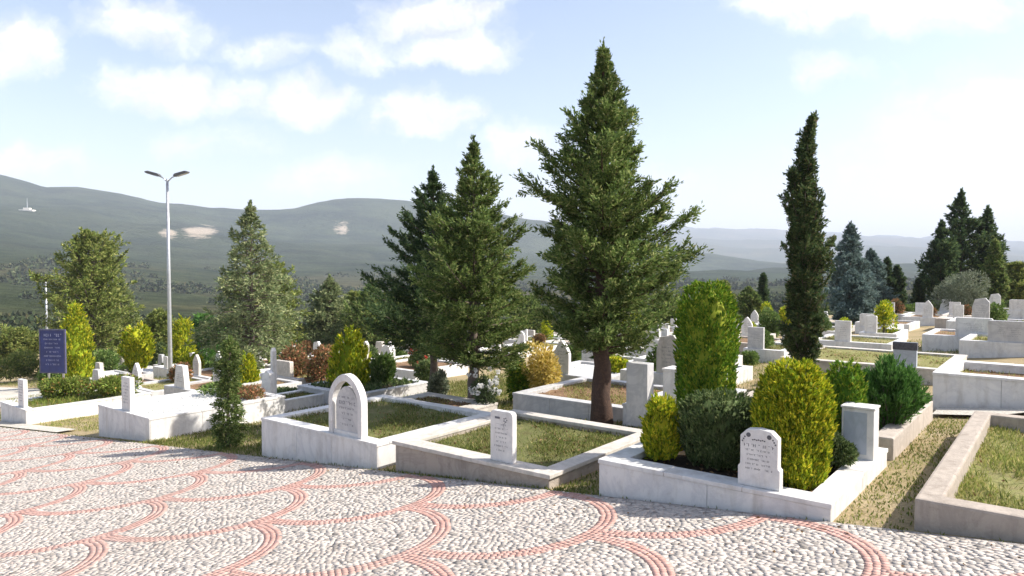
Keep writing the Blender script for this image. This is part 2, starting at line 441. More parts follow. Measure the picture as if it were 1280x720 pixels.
# ------------------------------------------------------------------ cobbled road with red fish-scale bands
EDGE = 5.76
def build_road():
    U0, U1, V0, V1 = -1.6, EDGE - .04, -40.0, 3.0
    Rr = 1.0
    # scale centres: apex at centre + (0, R);  rows staggered by R
    apex = []
    for k in range(-45, 8):
        vv = -.85 + k
        off = 4.75 if k % 2 == 0 else 3.75
        for i in range(-5, 3):
            uu = off + 2 * i
            if U0 - 1.2 < uu < U1 + 1.2: apex.append((uu, vv))
    apex.sort(key=lambda a: a[1])
    P = []; red = []
    for (cu, va) in apex:
        cv = va - Rr
        # band : two courses of red setts, then concentric white courses
        pt_ = .047 if cv > -20 else .075
        for ci in range(30):
            rr = 1.0 - pt_ * (ci + .55)
            if rr < .025: continue
            m = max(int(2 * PI * rr / pt_), 3)
            an = (np.arange(m) + R0.random()) / m * 2 * PI
            P.append(np.stack([cu + rr * np.sin(an), cv + rr * np.cos(an), -an, np.full(m, cv), np.full(m, cu)], 1)); red.append(np.full(m, ci < (3 if pt_ < .06 else 2)))
    P = np.concatenate(P); red = np.concatenate(red)
    keep = (P[:, 0] > U0) & (P[:, 0] < U1) & (P[:, 1] > V0) & (P[:, 1] < V1)
    P = P[keep]; red = red[keep]
    ok = np.ones(len(P), bool)
    for (cu, va) in apex:
        cv = va - Rr
        near = (np.abs(P[:, 0] - cu) < Rr) & (np.abs(P[:, 1] - cv) < Rr)
        d = (P[:, 0] - cu) ** 2 + (P[:, 1] - cv) ** 2
        lower = (cv < P[:, 3] - .01)
        ok &= ~(near & lower & (d < Rr ** 2))
    P = P[ok]; red = red[ok]
    n = len(P)
    j = R0.normal(0, 1, (n, 2)) * np.where(red, .0015, .008)[:, None]; cx = P[:, 0] + j[:, 0]; cy = P[:, 1] + j[:, 1]
    rot = P[:, 2] + R0.normal(0, 1, n) * np.where(red, .1, .32)
    big = np.where(P[:, 3] > -20, 1.0, 1.6)
    hw = np.where(red, .0238, R0.uniform(.018, .027, n)) * big; hl = np.where(red, .0240, R0.uniform(.019, .030, n)) * big
    ht = np.where(red, .002, R0.uniform(.001, .0042, n)) + np.where(red, .002, 0)
    tz = R0.normal(0, .02, (n, 2))
    # eight verts: skirt ring at the joint, inset top ring
    corners = np.array([(-1, -1), (1, -1), (1, 1), (-1, 1)], float)
    V = np.zeros((n, 8, 3))
    for ring, (sc, hz) in enumerate(((1.0, -.004), (.97, 1.0))):
        for c in range(4):
            jx = np.where(red, 1.0, R0.uniform(.91, 1.06, n) * sc); jy = np.where(red, 1.0, R0.uniform(.91, 1.06, n) * sc)
            lx = corners[c, 0] * hw * jx; ly = corners[c, 1] * hl * jy
            uu = cx + lx * np.cos(rot) - ly * np.sin(rot); vv = cy + lx * np.sin(rot) + ly * np.cos(rot)
            z = (ht + lx * tz[:, 0] + ly * tz[:, 1]) if ring else np.full(n, -.004)
            base = -EYE + SLOPE_V * vv + SLOPE_U * uu
            V[:, ring * 4 + c] = np.stack([uu * SA + vv * CA, uu * CA - vv * SA, base + z], 1)
    V = V.reshape(-1, 3)
    fl = np.array([(4, 5, 6, 7), (0, 1, 5, 4), (1, 2, 6, 5), (2, 3, 7, 6), (3, 0, 4, 7)])
    F = (np.arange(n)[:, None, None] * 8 + fl[None]).reshape(-1, 4)
    mi = np.repeat(np.where(red, 2, 1), 5)
    # bedding sheet under the stones, wide enough for the road behind the camera
    b = len(V)
    us = [-14, -6, U0, 2, EDGE]; vs = [-62, -40, -30, -20, -10, 0, 10, 24]
    G = np.array([[*xy(a, c), plane(a, c)] for a in us for c in vs])
    GF = [[b + i * len(vs) + k, b + (i + 1) * len(vs) + k, b + (i + 1) * len(vs) + k + 1, b + i * len(vs) + k + 1] for i in range(len(us) - 1) for k in range(len(vs) - 1)]
    V = np.concatenate([V, G]); F = np.concatenate([F, np.array(GF)]); mi = np.concatenate([mi, np.zeros(len(GF), int)])
    me = mesh_np('road', V, F.ravel(), np.full(len(F), 4), [M['joint'], M['cobble'], M['cobble_red']], mi)
    # stone islands face up
    nz = np.zeros(len(me.polygons) * 3, np.float32); me.polygons.foreach_get('normal', nz)
    if nz.reshape(-1, 3)[0, 2] < 0: me.flip_normals()
    tag(new('road', me), None, None, None, 'structure')
build_road()

def sheet(name, pts_uv, mt, lift, kind='structure', sub=10):
    """flat paved sheet following the slope: quad of four (u,v) corners"""
    V = []; F = []
    (a, b, c, d) = pts_uv
    for i in range(sub + 1):
        for k in range(sub + 1):
            s, t = i / sub, k / sub
            uu = (a[0] * (1 - s) + b[0] * s) * (1 - t) + (d[0] * (1 - s) + c[0] * s) * t
            vv = (a[1] * (1 - s) + b[1] * s) * (1 - t) + (d[1] * (1 - s) + c[1] * s) * t
            V.append((*xy(uu, vv), plane(uu, vv) + lift))
    for i in range(sub):
        for k in range(sub):
            q = i * (sub + 1) + k
            F += [q, q + 1, q + sub + 2, q + sub + 1]
    me = mesh_np(name, V, F, [4] * (sub * sub), [mt])
    if me.polygons[0].normal.z < 0: me.flip_normals()
    return tag(new(name, me), None, None, None, kind)
sheet('side_path', [(5.77, -24.5), (5.77, -40), (12.5, -46), (11.5, -30)], M['path'], .012)
sheet('kerb_path', [(5.77, -24.4), (5.77, -16.3), (6.15, -16.3), (6.15, -24.4)], M['path'], .02)
sheet('front_path', [(10.95, -1.46), (11.6, -1.46), (11.6, -.2), (10.95, -.75)], M['path'], .03)

# ------------------------------------------------------------------ leaves
def leaf_quads(pos, dr, ln, wd, rng):
    """diamond leaves: pos (N,3) base, dr (N,3) direction, ln, wd (N,)"""
    n = len(pos)
    dr = dr / np.maximum(np.linalg.norm(dr, axis=1, keepdims=True), 1e-6)
    r = rng.normal(size=(n, 3)); s = np.cross(dr, r); s /= np.maximum(np.linalg.norm(s, axis=1, keepdims=True), 1e-6)
    nrm = np.cross(s, dr)
    L_ = ln[:, None]; W_ = wd[:, None]
    mid = pos + dr * L_ * .5 + nrm * L_ * .06
    V = np.stack([pos, mid + s * W_ * .5, pos + dr * L_, mid - s * W_ * .5], 1).reshape(-1, 3)
    return V

def quad_mesh(name, V, mats, extra=None, matidx=None):
    n = len(V) // 4
    F = np.arange(4 * n); S = np.full(n, 4)
    return mesh_np(name, V, F, S, mats, matidx)

def conifer(seed, H, base, profile, nb, el0=.0, el1=.8, curve=.15, tl=.45, k_tw=9, nl=12, leaf=(.07, .12), wid=(.02, .032),
            trunk_r=.1, lean=(0, 0), irr=.25, pw=1.0, smin=.12, droop=0, spread=(.5, 1.0), flat=.4, lexp=1.6):
    """returns (trunk MB, leaf verts).  profile: [(t, radius m)] along the crown"""
    rng = np.random.default_rng(seed)
    t = ((np.arange(nb) + rng.random(nb)) / nb) ** pw
    h = base + (H - base) * t * .95
    az = np.arange(nb) * 2.39996 + rng.normal(0, .35, nb)
    pt, pr = zip(*profile)
    big = 1 + irr * .6 * np.sin(az * 1 + rng.random() * 6) * np.sin(t * 9 + rng.random() * 6)
    Lb = np.interp(t, pt, pr) * rng.uniform(1 - irr, 1 + irr * .45, nb) * big
    el = el0 + (el1 - el0) * t + rng.normal(0, .1, nb)
    lx = lean[0] * (h / H) ** lexp; ly = lean[1] * (h / H) ** lexp
    def bp(i, s):
        c = np.cos(el[i]) * Lb[i] * s
        return np.stack([lx[i] + np.cos(az[i]) * c, ly[i] + np.sin(az[i]) * c, h[i] + Lb[i] * (np.sin(el[i]) * s + curve * s * s - droop * s * s * (1 - t[i]))], 1)
    cnt = np.maximum((Lb * k_tw).astype(int), 4)
    bi = np.repeat(np.arange(nb), cnt); m = len(bi)
    s = smin + (1 - smin) * rng.random(m) ** .75
    P0 = bp(bi, s); tan = bp(bi, np.minimum(s + .08, 1.08)) - bp(bi, s - .02)
    tan /= np.linalg.norm(tan, axis=1, keepdims=True)
    up = np.array([0, 0, 1.0]); side = np.cross(tan, up); side /= np.maximum(np.linalg.norm(side, axis=1, keepdims=True), 1e-5)
    ang = rng.uniform(*spread, m) * np.where(rng.random(m) < .5, -1, 1)
    td = tan * np.cos(ang)[:, None] + side * np.sin(ang)[:, None] + up * rng.normal(.12 - droop * .4, flat, m)[:, None]
    td /= np.linalg.norm(td, axis=1, keepdims=True)
    tlen = np.maximum(tl * (1.05 - .6 * s) * np.minimum(Lb[bi] ** .6, 1.4), .09) * rng.uniform(.7, 1.3, m) * np.clip(.35 + (1 - t[bi]) * 4.5, 0, 1)
    li = np.repeat(np.arange(m), nl); q = rng.random(len(li))
    pos = P0[li] + td[li] * (tlen[li] * q)[:, None] + rng.normal(0, .012, (len(li), 3)) + up * (-(droop * .25) * tlen[li] * q * q)[:, None]
    ld = td[li] * .9 + rng.normal(0, .42, (len(li), 3))
    V = [leaf_quads(pos, ld, rng.uniform(*leaf, len(li)), rng.uniform(*wid, len(li)), rng)]
    # leader
    nt_ = 240; hh = H - (H - base) * (.012 + .15 * rng.random(nt_) ** .8)
    pp = np.stack([lean[0] * (hh / H) ** lexp, lean[1] * (hh / H) ** lexp, hh], 1) + rng.normal(0, .012, (nt_, 3))
    a2 = rng.random(nt_) * 2 * PI
    dd = np.stack([np.cos(a2) * .5, np.sin(a2) * .5, rng.uniform(.7, 1.6, nt_)], 1)
    V.append(leaf_quads(pp, dd, rng.uniform(*leaf, nt_), rng.uniform(*wid, nt_), rng))
    mb = MB()
    zs = np.linspace(0, 1, 26)
    pts = [(lean[0] * z ** lexp + rng.normal(0, .10) * trunk_r * (0 < z < 1), lean[1] * z ** lexp + rng.normal(0, .10) * trunk_r * (0 < z < 1), H * .97 * z - (.25 if z == 0 else 0)) for z in zs]
    mb.tube(pts, [trunk_r * (1 + .45 * math.exp(-z * 22)) * (1 - z) ** .85 + .006 for z in zs], 14)
    mb.v = [(x * (1 + k), y * (1 + k), z) for (x, y, z), k in zip(mb.v, rng.normal(0, .055, len(mb.v)))]
    for i in range(0, nb):
        if Lb[i] < .25: continue
        ss = np.array([0, .35, .7, 1.0]); q = bp(np.full(4, i), ss)
        rb = min(trunk_r * .32, .008 + .02 * Lb[i])
        mb.tube([tuple(a) for a in q], [rb, rb * .7, rb * .4, .003], 4, 0, False)
    return mb, np.concatenate(V)

def tree_obj(name, label, loc, built, leafm, barkm, group=None, rz=0, cat='tree'):
    mb, V = built
    t = empty(name, label, cat, loc, rz, group)
    new('trunk', mb.mesh('trunk', M[barkm], True), t)
    new('crown', quad_mesh('crown', V, [L[leafm]]), t)
    return t

def thuja(seed, H, Rm, profile, n, leaf=(.06, .11), wid=(.022, .036), lump=.12, up=.85, ribs=5):
    rng = np.random.default_rng(seed)
    ph = rng.random(6) * 6.28
    def rad(t, az):
        b = np.interp(t, *zip(*profile)) * Rm
        k = np.sin(ribs * az + ph[0] + 2.3 * t) * .5 + np.sin((ribs + 3) * az + ph[1] - 5 * t) * .35 + np.sin(2 * az + ph[2] + 9 * t) * .4 + np.sin(11 * t + 3 * az + ph[3]) * .3
        return b * .88 * (1 + lump * k)
    # flat upright sprays, each a small fan of scale-leaf shoots
    per = 13; ns = n // per
    t = rng.random(ns * 3); w = np.interp(t, *zip(*profile)) + .12
    t = t[rng.random(ns * 3) < w / w.max()][:ns]; ns = len(t)
    az = rng.random(ns) * 2 * PI
    r = rad(t, az) * rng.uniform(.70, 1.0, ns) ** .6
    rd = np.stack([np.cos(az), np.sin(az), np.zeros(ns)], 1); tg = np.stack([-np.sin(az), np.cos(az), np.zeros(ns)], 1)
    sp = rd * r[:, None]; sp[:, 2] = H * t * .95
    sd_ = np.array([0, 0, 1.0]) * up + rd * rng.uniform(.1, .7, ns)[:, None] * (.4 + 1.2 * t)[:, None] + rng.normal(0, .15, (ns, 3)); sd_ /= np.linalg.norm(sd_, axis=1, keepdims=True)
    lat = rd * rng.normal(0, 1, ns)[:, None] + tg * rng.normal(0, .6, ns)[:, None] + rng.normal(0, .25, (ns, 3)); lat /= np.linalg.norm(lat, axis=1, keepdims=True)
    li = np.repeat(np.arange(ns), per); n = len(li)
    q = rng.random(n); sl_ = leaf[1] * rng.uniform(.6, 1.15, ns)
    sg = np.where(rng.random(n) < .5, -1, 1) * (1 - q) * rng.uniform(.2, 1, n)
    pos = sp[li] + sd_[li] * (q * sl_[li])[:, None]
    d = sd_[li] + lat[li] * (sg * 1.1)[:, None] + rng.normal(0, .16, (n, 3))
    V = leaf_quads(pos, d, rng.uniform(*leaf, n), rng.uniform(*wid, n), rng)
    # inner twiggy mass keeps daylight from showing straight through
    core = []
    nz, na = 12, 14
    for i in range(nz + 1):
        tt = i / nz
        aa = np.arange(na) / na * 2 * PI
        rr = rad(np.full(na, tt), aa) * .74
        core.append(np.stack([np.cos(aa) * rr, np.sin(aa) * rr, np.full(na, H * (.04 + tt * .88))], 1))
    CV = np.concatenate(core); b = len(V)
    CF = [[b + i * na + k, b + i * na + (k + 1) % na, b + (i + 1) * na + (k + 1) % na, b + (i + 1) * na + k] for i in range(nz) for k in range(na)]
    F = np.concatenate([np.arange(4 * n).reshape(-1, 4), np.array(CF)])
    mb = MB(); mb.tube([(0, 0, -.12), (0, 0, H * .3), (0, 0, H * .85)], [.045, .035, .01], 7)
    return mb, np.concatenate([V, CV]), F

def thuja_mesh(name, built, leafm):
    _, V, F = built
    return mesh_np(name, V, F.ravel(), np.full(len(F), 4), [L[leafm]])

def thuja_obj(name, label, loc, built, leafm, group=None, cat='shrub'):
    t = empty(name, label, cat, loc, 0, group)
    new('trunk', built[0].mesh('trunk', M['bark_grey'], True), t)
    new('crown', thuja_mesh('crown', built, leafm), t)
    return t

def bush(seed, W, H, n, leaf=(.03, .06), wid=(.016, .03), lobes=6, stems=7, low=.0, D=None):
    rng = np.random.default_rng(seed)
    D = D or W
    lc = np.stack([rng.uniform(-.28, .28, lobes) * W, rng.uniform(-.28, .28, lobes) * D, rng.uniform(.32, .70, lobes) * H], 1)
    lr = rng.uniform(.22, .32, lobes)
    lc[0] = (0, 0, .5 * H); lr[0] = .36
    li = rng.integers(0, lobes, n)
    d = rng.normal(size=(n, 3)); d /= np.linalg.norm(d, axis=1, keepdims=True)
    r = rng.uniform(.45, 1.0, n) ** .5
    pos = lc[li] + d * (r * lr[li])[:, None] * np.array([W, D, H * 1.0])
    pos[:, 2] = np.maximum(pos[:, 2], low + .02 * rng.random(n) * H)
    dr = d + rng.normal(0, .6, (n, 3)) + np.array([0, 0, .35])
    V = leaf_quads(pos, dr, rng.uniform(*leaf, n), rng.uniform(*wid, n), rng)
    mb = MB()
    for k in range(stems):
        e = lc[k % lobes]
        mb.tube([(rng.normal(0, .03) * W, rng.normal(0, .03) * D, -.08), (e[0] * .4, e[1] * .4, e[2] * .5), tuple(e)], [.012, .009, .004], 5)
    return mb, V

def fountain(seed, W, H, n_br, nl, leaf=(.05, .09), wid=(.012, .02)):
    """spreading juniper: feathery branches rising from one root"""
    rng = np.random.default_rng(seed)
    az = rng.random(n_br) * 2 * PI; tilt = rng.uniform(.0, 1.0, n_br) ** .7
    ln = H * rng.uniform(.7, 1.08, n_br)
    ex = np.stack([np.cos(az) * tilt * W * .5, np.sin(az) * tilt * W * .5, ln * (1 - .45 * tilt ** 2)], 1)
    bi = np.repeat(np.arange(n_br), nl); s = rng.random(len(bi)) ** .6
    P = ex[bi] * s[:, None]; P[:, 2] = ex[bi, 2] * s ** .8
    side = rng.normal(0, 1, (len(bi), 3)) * (.11 * (1.1 - s))[:, None] * W * .5
    pos = P + side
    d = ex[bi] / np.linalg.norm(ex[bi], axis=1, keepdims=True) + rng.normal(0, .4, (len(bi), 3)) + np.array([0, 0, .2])
    V = leaf_quads(pos, d, rng.uniform(*leaf, len(bi)), rng.uniform(*wid, len(bi)), rng)
    mb = MB()
    for i in range(0, n_br, 3):
        mb.tube([(0, 0, -.1), tuple(ex[i] * np.array([.5, .5, .6])), tuple(ex[i] * .92)], [.012, .008, .003], 4)
    return mb, V

def bush_obj(name, label, loc, built, leafm, group=None, cat='shrub', rz=0, flowers=None):
    t = empty(name, label, cat, loc, rz, group)
    new('stem', built[0].mesh('stem', M['bark_grey'], True), t)
    new('foliage', quad_mesh('foliage', built[1], [L[leafm]]), t)
    if flowers is not None:
        fv, fm = flowers
        new('blossom', quad_mesh('blossom', fv, [L[fm]]), t)
    return t

def blades(poly_fn, n, h, w, rng, lean=.45):
    """grass blades; poly_fn(n, rng) gives base points (n,3)"""
    P = poly_fn(n, rng); n = len(P)
    d = np.stack([rng.normal(0, lean, n), rng.normal(0, lean, n), np.ones(n)], 1)
    return leaf_quads(P, d, rng.uniform(*h, n), rng.uniform(*w, n), rng)

# ------------------------------------------------------------------ graves
RZ = -A            # local x = v (along the road), local y = u (into the cemetery)

def arch_pts(w, h, spring, point=0.0, n=14):
    """outline of a round / pointed arch slab, from bottom left round to bottom right (seen from -y), ccw"""
    pts = [(w / 2, 0), (w / 2, spring)]
    for k in range(1, n):
        a = PI * k / n
        x = w / 2 * math.cos(a); z = math.sin(a)
        z = z ** (1 - .25 * point) if point == 0 else (1 - abs(math.cos(a)) ** (2 - .75 * point)) ** (1 / (2 - .75 * point))
        pts.append((x, spring + (h - spring) * z))
    pts += [(-w / 2, spring), (-w / 2, 0)]
    return pts

def slab_pts(kind, w, h):
    hw = w / 2
    if kind == 'arch': return arch_pts(w, h, h * .68)
    if kind == 'pointed': return arch_pts(w, h, h * .60, 1.0)
    if kind == 'rounded':
        r = .045; pts = [(hw, 0)]
        for cx, a0 in ((hw - r, 0), (-hw + r, PI / 2)):
            for k in range(5): 
                a = a0 + PI / 2 * k / 4; pts.append((cx + r * math.cos(a), h - r + r * math.sin(a)))
        return pts + [(-hw, 0)]
    if kind == 'chamfer':
        c = w * .16
        return [(hw, 0), (hw, h * .34), (hw - .018, h * .38), (hw - .018, h - c), (hw - .018 - c, h), (0, h + .012), (-hw + .018 + c, h), (-hw + .018, h - c), (-hw + .018, h * .38), (-hw, h * .34), (-hw, 0)]
    if kind == 'slant': return [(hw, 0), (hw, h * .82), (hw * .55, h), (-hw * .7, h * .93), (-hw, h * .6), (-hw, 0)]
    if kind == 'trapezoid': return [(hw, 0), (hw * .62, h), (-hw * .62, h), (-hw, 0)]
    return [(hw, 0), (hw, h), (-hw, h), (-hw, 0)]

def marks(rows, w, z0, z1, rng, y=-.0015, big=()):
    """rows of short illegible engraved strokes, slightly proud of the face"""
    mb = MB()
    for i in range(rows):
        zc = z1 - (z1 - z0) * (i + .5) / rows
        ch = (z1 - z0) / rows * (.34 if i not in big else .62)
        ww = w * rng.uniform(.62, 1.0)
        x = -ww / 2
        while x < ww / 2:
            cw = ch * rng.uniform(.35, .75)
            if rng.random() > .14:
                k = rng.integers(0, 4)
                th = max(ch * .17, .0022)
                if k != 1: mb.box(x, x + th, y, -y, zc - ch / 2, zc + ch / 2)
                if k != 0: mb.box(x + th + .0004, x + cw, y * .9, -y, zc + (ch / 2 - th if k != 2 else -th / 2), zc + (ch / 2 if k != 2 else th / 2))
                if k == 3: mb.box(x + th + .0004, x + cw, y * .9, -y, zc - ch / 2, zc - ch / 2 + th)
            x += cw + ch * .28
    return mb

def bed_mesh(key, x0, x1, y0, y1, z, mats, kind, n, seed, hb=(.03, .07)):
    """bed inside a kerb: uneven sheet and what grows on it"""
    rng = np.random.default_rng(seed)
    nx, ny = 12, 12
    X = np.linspace(x0, x1, nx); Y = np.linspace(y0, y1, ny)
    hh = rng.normal(0, .008, (nx, ny))
    for _ in range(2): hh[1:-1, 1:-1] = (hh[1:-1, 1:-1] + hh[:-2, 1:-1] + hh[2:, 1:-1]) / 2.4
    V = np.array([(X[i], Y[j], z + hh[i, j]) for i in range(nx) for j in range(ny)])
    F = [[i * ny + j, (i + 1) * ny + j, (i + 1) * ny + j + 1, i * ny + j + 1] for i in range(nx - 1) for j in range(ny - 1)]
    mi = [0] * len(F)
    if n:
        def pts(m, r):
            a = r.uniform(x0 + .01, x1 - .01, m * 2); b = r.uniform(y0 + .01, y1 - .01, m * 2)
            f = np.sin(a * 3.1 + seed) * np.cos(b * 2.7 + seed * 2) * .5 + np.sin(a * 7 + b * 5) * .25
            k = r.random(m * 2) < np.clip(.45 + f * 1.3, .04, 1)
            a = a[k][:m]; b = b[k][:m]
            return np.stack([a, b, np.full(len(a), z)], 1)
        if kind == 'pebble':
            P = pts(n, rng); s = rng.uniform(.012, .026, len(P))
            d = rng.normal(0, 1, (len(P), 3)); d[:, 2] *= .3
            B = leaf_quads(P + np.array([0, 0, .012]), d, s * 2, s * 1.5, rng)
        else:
            B = blades(pts, n, hb, (.006, .012) if kind != 'cover' else (.03, .05), rng, .55 if kind != 'cover' else .9)
        b = len(V); m = len(B) // 4
        V = np.concatenate([V, B]); F = F + (b + np.arange(4 * m).reshape(-1, 4)).tolist(); mi += [1] * m
        if kind == 'leafy':
            P = pts(300, rng); d = rng.normal(0, 1, (len(P), 3)); d[:, 2] *= .25
            B = leaf_quads(P + np.array([0, 0, .02]), d, rng.uniform(.03, .05, len(P)), rng.uniform(.02, .03, len(P)), rng)
            b = len(V); m = len(B) // 4
            V = np.concatenate([V, B]); F = F + (b + np.arange(4 * m).reshape(-1, 4)).tolist(); mi += [2] * m
    F = np.array(F)
    return mesh_np(key, V, F.ravel(), np.full(len(F), 4), mats, mi)

def kerb_mesh(key, w, d, hgt, deep, t, tf, mt, bev=.012):
    mb = MB(); mb.ring(-w / 2, w / 2, 0, d, -hgt - deep, 0, t, tf)
    return bevel_mesh(mb.mesh(key, mt), bev, 2)

def clad_kerb(key, w, d, hgt, deep, t, tf, mt, seed):
    """marble-clad kerb: core, facing slabs with open joints, coping slabs a little proud"""
    rg = np.random.default_rng(seed); mb = MB(); e = .016; c = .038; g = .0035
    mb.ring(-w / 2 + e, w / 2 - e, e, d - e, -hgt - deep, -c - .001, t - e, tf - e)
    def cuts(a, b, k):
        n = max(int(round((b - a) / k)), 1); q = [a + (b - a) * i / n + (rg.normal(0, .04) if 0 < i < n else 0) for i in range(n + 1)]
        return [(q[i] + (g / 2 if i else 0), q[i + 1] - (g / 2 if i < n - 1 else 0)) for i in range(n)]
    zb = -hgt - deep
    for a, b in cuts(-w / 2 + .001, w / 2 - .001, .85):
        mb.box(a, b, 0, e - .0015, zb, -c - .002); mb.box(a, b, d - e + .0015, d, zb, -c - .002)
    for a, b in cuts(e + .001, d - e - .001, .85):
        mb.box(-w / 2, -w / 2 + e - .0015, a, b, zb, -c - .002); mb.box(w / 2 - e + .0015, w / 2, a, b, zb, -c - .002)
    o = .008
    for a, b in cuts(-w / 2 - o, w / 2 + o, .8):
        k = rg.normal(0, .0012); mb.box(a, b, -o, tf, -c, k); mb.box(a, b, d - t, d + o, -c, rg.normal(0, .0012))
    for a, b in cuts(tf + g, d - t - g, .8):
        for s_ in (-1, 1):
            x0, x1 = sorted((s_ * (w / 2 + o), s_ * (w / 2 - t))); mb.box(x0, x1, a, b, -c, rg.normal(0, .0012))
    return bevel_mesh(mb.mesh(key, mt), .003, 1)

def slab_mesh(key, kind, w, h, t, mt, bev=.008):
    mb = MB(); mb.prism(slab_pts(kind, w, h), 0, t)
    return bevel_mesh(mb.mesh(key, mt), bev, 2)

def grave(label, u0, v0, v1, depth, ztop, kerb_m, t, tf, bed, group=None, deep=.5):
    """root at the middle of the front edge, at kerb top level"""
    w = v1 - v0; vc = (v0 + v1) / 2
    x, y = xy(u0, vc)
    g = empty('grave', label, 'grave', (x, y, ztop), RZ, group)
    hgt = ztop - plane(u0, v0)
    new('kerb', clad_kerb('kerb', w, depth, max(hgt, .1), deep, t, tf, M[kerb_m], int(abs(v0) * 100)) if kerb_m.startswith('marble') else kerb_mesh('kerb', w, depth, max(hgt, .1), deep, t, tf, M[kerb_m], .02), g)
    drop, mats, kind, n, seed, hb = bed
    new('bed', bed_mesh('bed', -w / 2 + t - .02, w / 2 - t + .02, tf - .02, depth - t + .02, -drop, mats, kind, n, seed, hb), g)
    return g

GR = [M['soil_grass'], L['grass'], L['litter']]
FRONT = 'graves along the cobbled road'
rng = np.random.default_rng(5)

# --- C : arched white headstone
gC = grave('white marble grave with an arched framed headstone and shaded grass bed', 5.84, -9.1, -6.65, 2.3, -2.19, 'marble', .17, .2, (.06, GR, 'leafy', 5000, 3, (.03, .08)), FRONT)
def arch_line(w, h, spring, n=16, point=.5):
    return list(reversed(arch_pts(w, h, spring, point, n)))
hc = new('headstone', bevel_mesh((lambda b: (b.band(arch_line(.65, .79, .43, 16, .3), arch_line(.50, .70, .42, 16, .3), 0, .105), b)[1])(MB()).mesh('headstone', M['marble']), .008, 2), gC, (.60 - .02, .03, 0))
pan = MB(); pan.prism(arch_pts(.43, .63, .38, .3), .035, .085)
pan = new('panel', bevel_mesh(pan.mesh('panel', M['marble_grey']), .005, 2), hc)
pb = MB(); pb.box(-.248, .248, .02, .11, -.002, .05)
new('plinth', bevel_mesh(pb.mesh('plinth', M['marble']), .006, 2), hc)
tx = marks(6, .33, .10, .52, rng, -.0015, (1,)); new('lettering', tx.mesh('lettering', M['letter_grey']), hc, (0, .0345, 0))

# --- D : rounded headstone, rough wall with a white coping
gD = empty('grave', 'grave with rough grey wall, white coping and small rounded white headstone', 'grave', (*xy(5.8, -5.19), -2.09), RZ, FRONT)
new('kerb', kerb_mesh('kerb', 2.22, 2.3, .45, .5, .16, .2, M['concrete']), gD, (0, .02, -.045))
new('coping', kerb_mesh('coping', 2.28, 2.36, .045, 0, .20, .24, M['marble_old'], .008), gD, (0, -.01, 0))
new('bed', bed_mesh('bed', -.97, .97, .2, 2.18, -.09, GR, 'leafy', 6000, 9, (.03, .07)), gD)
hd = new('headstone', slab_mesh('headstone', 'rounded', .30, .54, .075, M['marble']), gD, (.46, .07, 0))
tx = marks(7, .19, .10, .42, rng, -.0015); tx.box(-.085, -.02, -.0016, .0015, .455, .478)
for k in range(5):
    a = k * 1.256; tx.box(.055 + .02 * math.cos(a) - .007, .055 + .02 * math.cos(a) + .007, -.0012 - k * .0002, .001, .452 + .02 * math.sin(a) - .007, .452 + .02 * math.sin(a) + .007)
tx.tube([(.055, 0, .43), (.03, 0, .40), (.04, 0, .36)], [.003, .003, .002], 5)
new('lettering', tx.mesh('lettering', M['letter_grey']), hd)

# --- E : shrubs, chamfered headstone, box headstone at the back
gE = grave('white marble grave planted with clipped golden shrubs, headstone with chamfered top', 5.78, -3.48, -1.43, 2.1, -1.83, 'marble', .20, .22, (.07, [M['soil_dark'], L['litter']], 'pebble', 500, 4, (.02, .03)), FRONT)
he = new('headstone', slab_mesh('headstone', 'chamfer', .345, .47, .085, M['marble']), gE, (.45, .06, 0))
tx = marks(6, .25, .13, .36, rng, -.0015, (0,))
for sx in (-1, 1):
    pts = [(sx * .085 + .019 * math.cos(a), .425 + .019 * math.sin(a)) for a in np.linspace(0, 2 * PI, 12, endpoint=False)]
    tx.prism(pts, -.002, .001)
    for k in range(3): tx.box(sx * (.115 + .01 * k) - .006, sx * (.115 + .01 * k) + .006, -.0012 - .0002 * k, .001, .40 - .018 * k, .412 - .018 * k)
for k in range(7): tx.box(-.055 + k * .016, -.043 + k * .016, -.0014, .001, .383 + .004 * (k % 2), .393 + .004 * (k % 2))
new('lettering', tx.mesh('lettering', M['letter']), he)
hx = MB(); hx.box(-.12, .16, 0, .22, -.4, .47); hx.box(-.13, .17, -.008, .228, .472, .492)
hxm = new('box_headstone', bevel_mesh(hx.mesh('box_headstone', M['marble']), .006, 2), gE, (.86, 1.50, 0))
pm = MB(); pm.box(-.10, .10, -.004, 0, .05, .44)
new('panel', pm.mesh('panel', M['blue_stone_and_shade']), hxm, (0, -.002, 0))  # bluish shade of the box's front face, put into this thin sheet's colour

# --- F : rough concrete plot in the right corner
gF = grave('rough concrete grave kerb filled with dry grass beside the road', 5.85, -.88, 2.6, 3.95, -1.69, 'concrete', .17, .19, (.16, [M['soil_dry'], L['grass_dry'], L['litter']], 'leafy', 26000, 14, (.03, .09)), FRONT)
# --- B : white pebbles
gB = grave('white marble grave with white pebbles and flat-topped headstone on the left', 5.95, -14.75, -12.7, 2.75, -2.70, 'marble', .17, .2, (.05, [M['pebble'], L['petal_white']], 'pebble', 1500, 6, (.02, .03)), FRONT)
hb = new('headstone', slab_mesh('headstone', 'flat', .34, .62, .09, M['marble']), gB, (.0, .06, 0))
new('lettering', marks(7, .22, .12, .54, rng).mesh('lettering', M['letter_grey']), hb)
# --- A : low kerb beside the sign
gA = grave('low marble grave with border plants behind the blue sign board', 6.2, -21.0, -19.3, 2.9, -3.42, 'marble', .17, .2, (.05, [M['soil_grass'], L['hedge_mix']], 'grass', 2500, 8, (.06, .16)), FRONT)
ha = new('headstone', slab_mesh('headstone', 'flat', .36, .66, .09, M['marble']), gA, (.35, .06, 0))
new('lettering', marks(7, .24, .12, .58, rng).mesh('lettering', M['letter_grey']), ha)

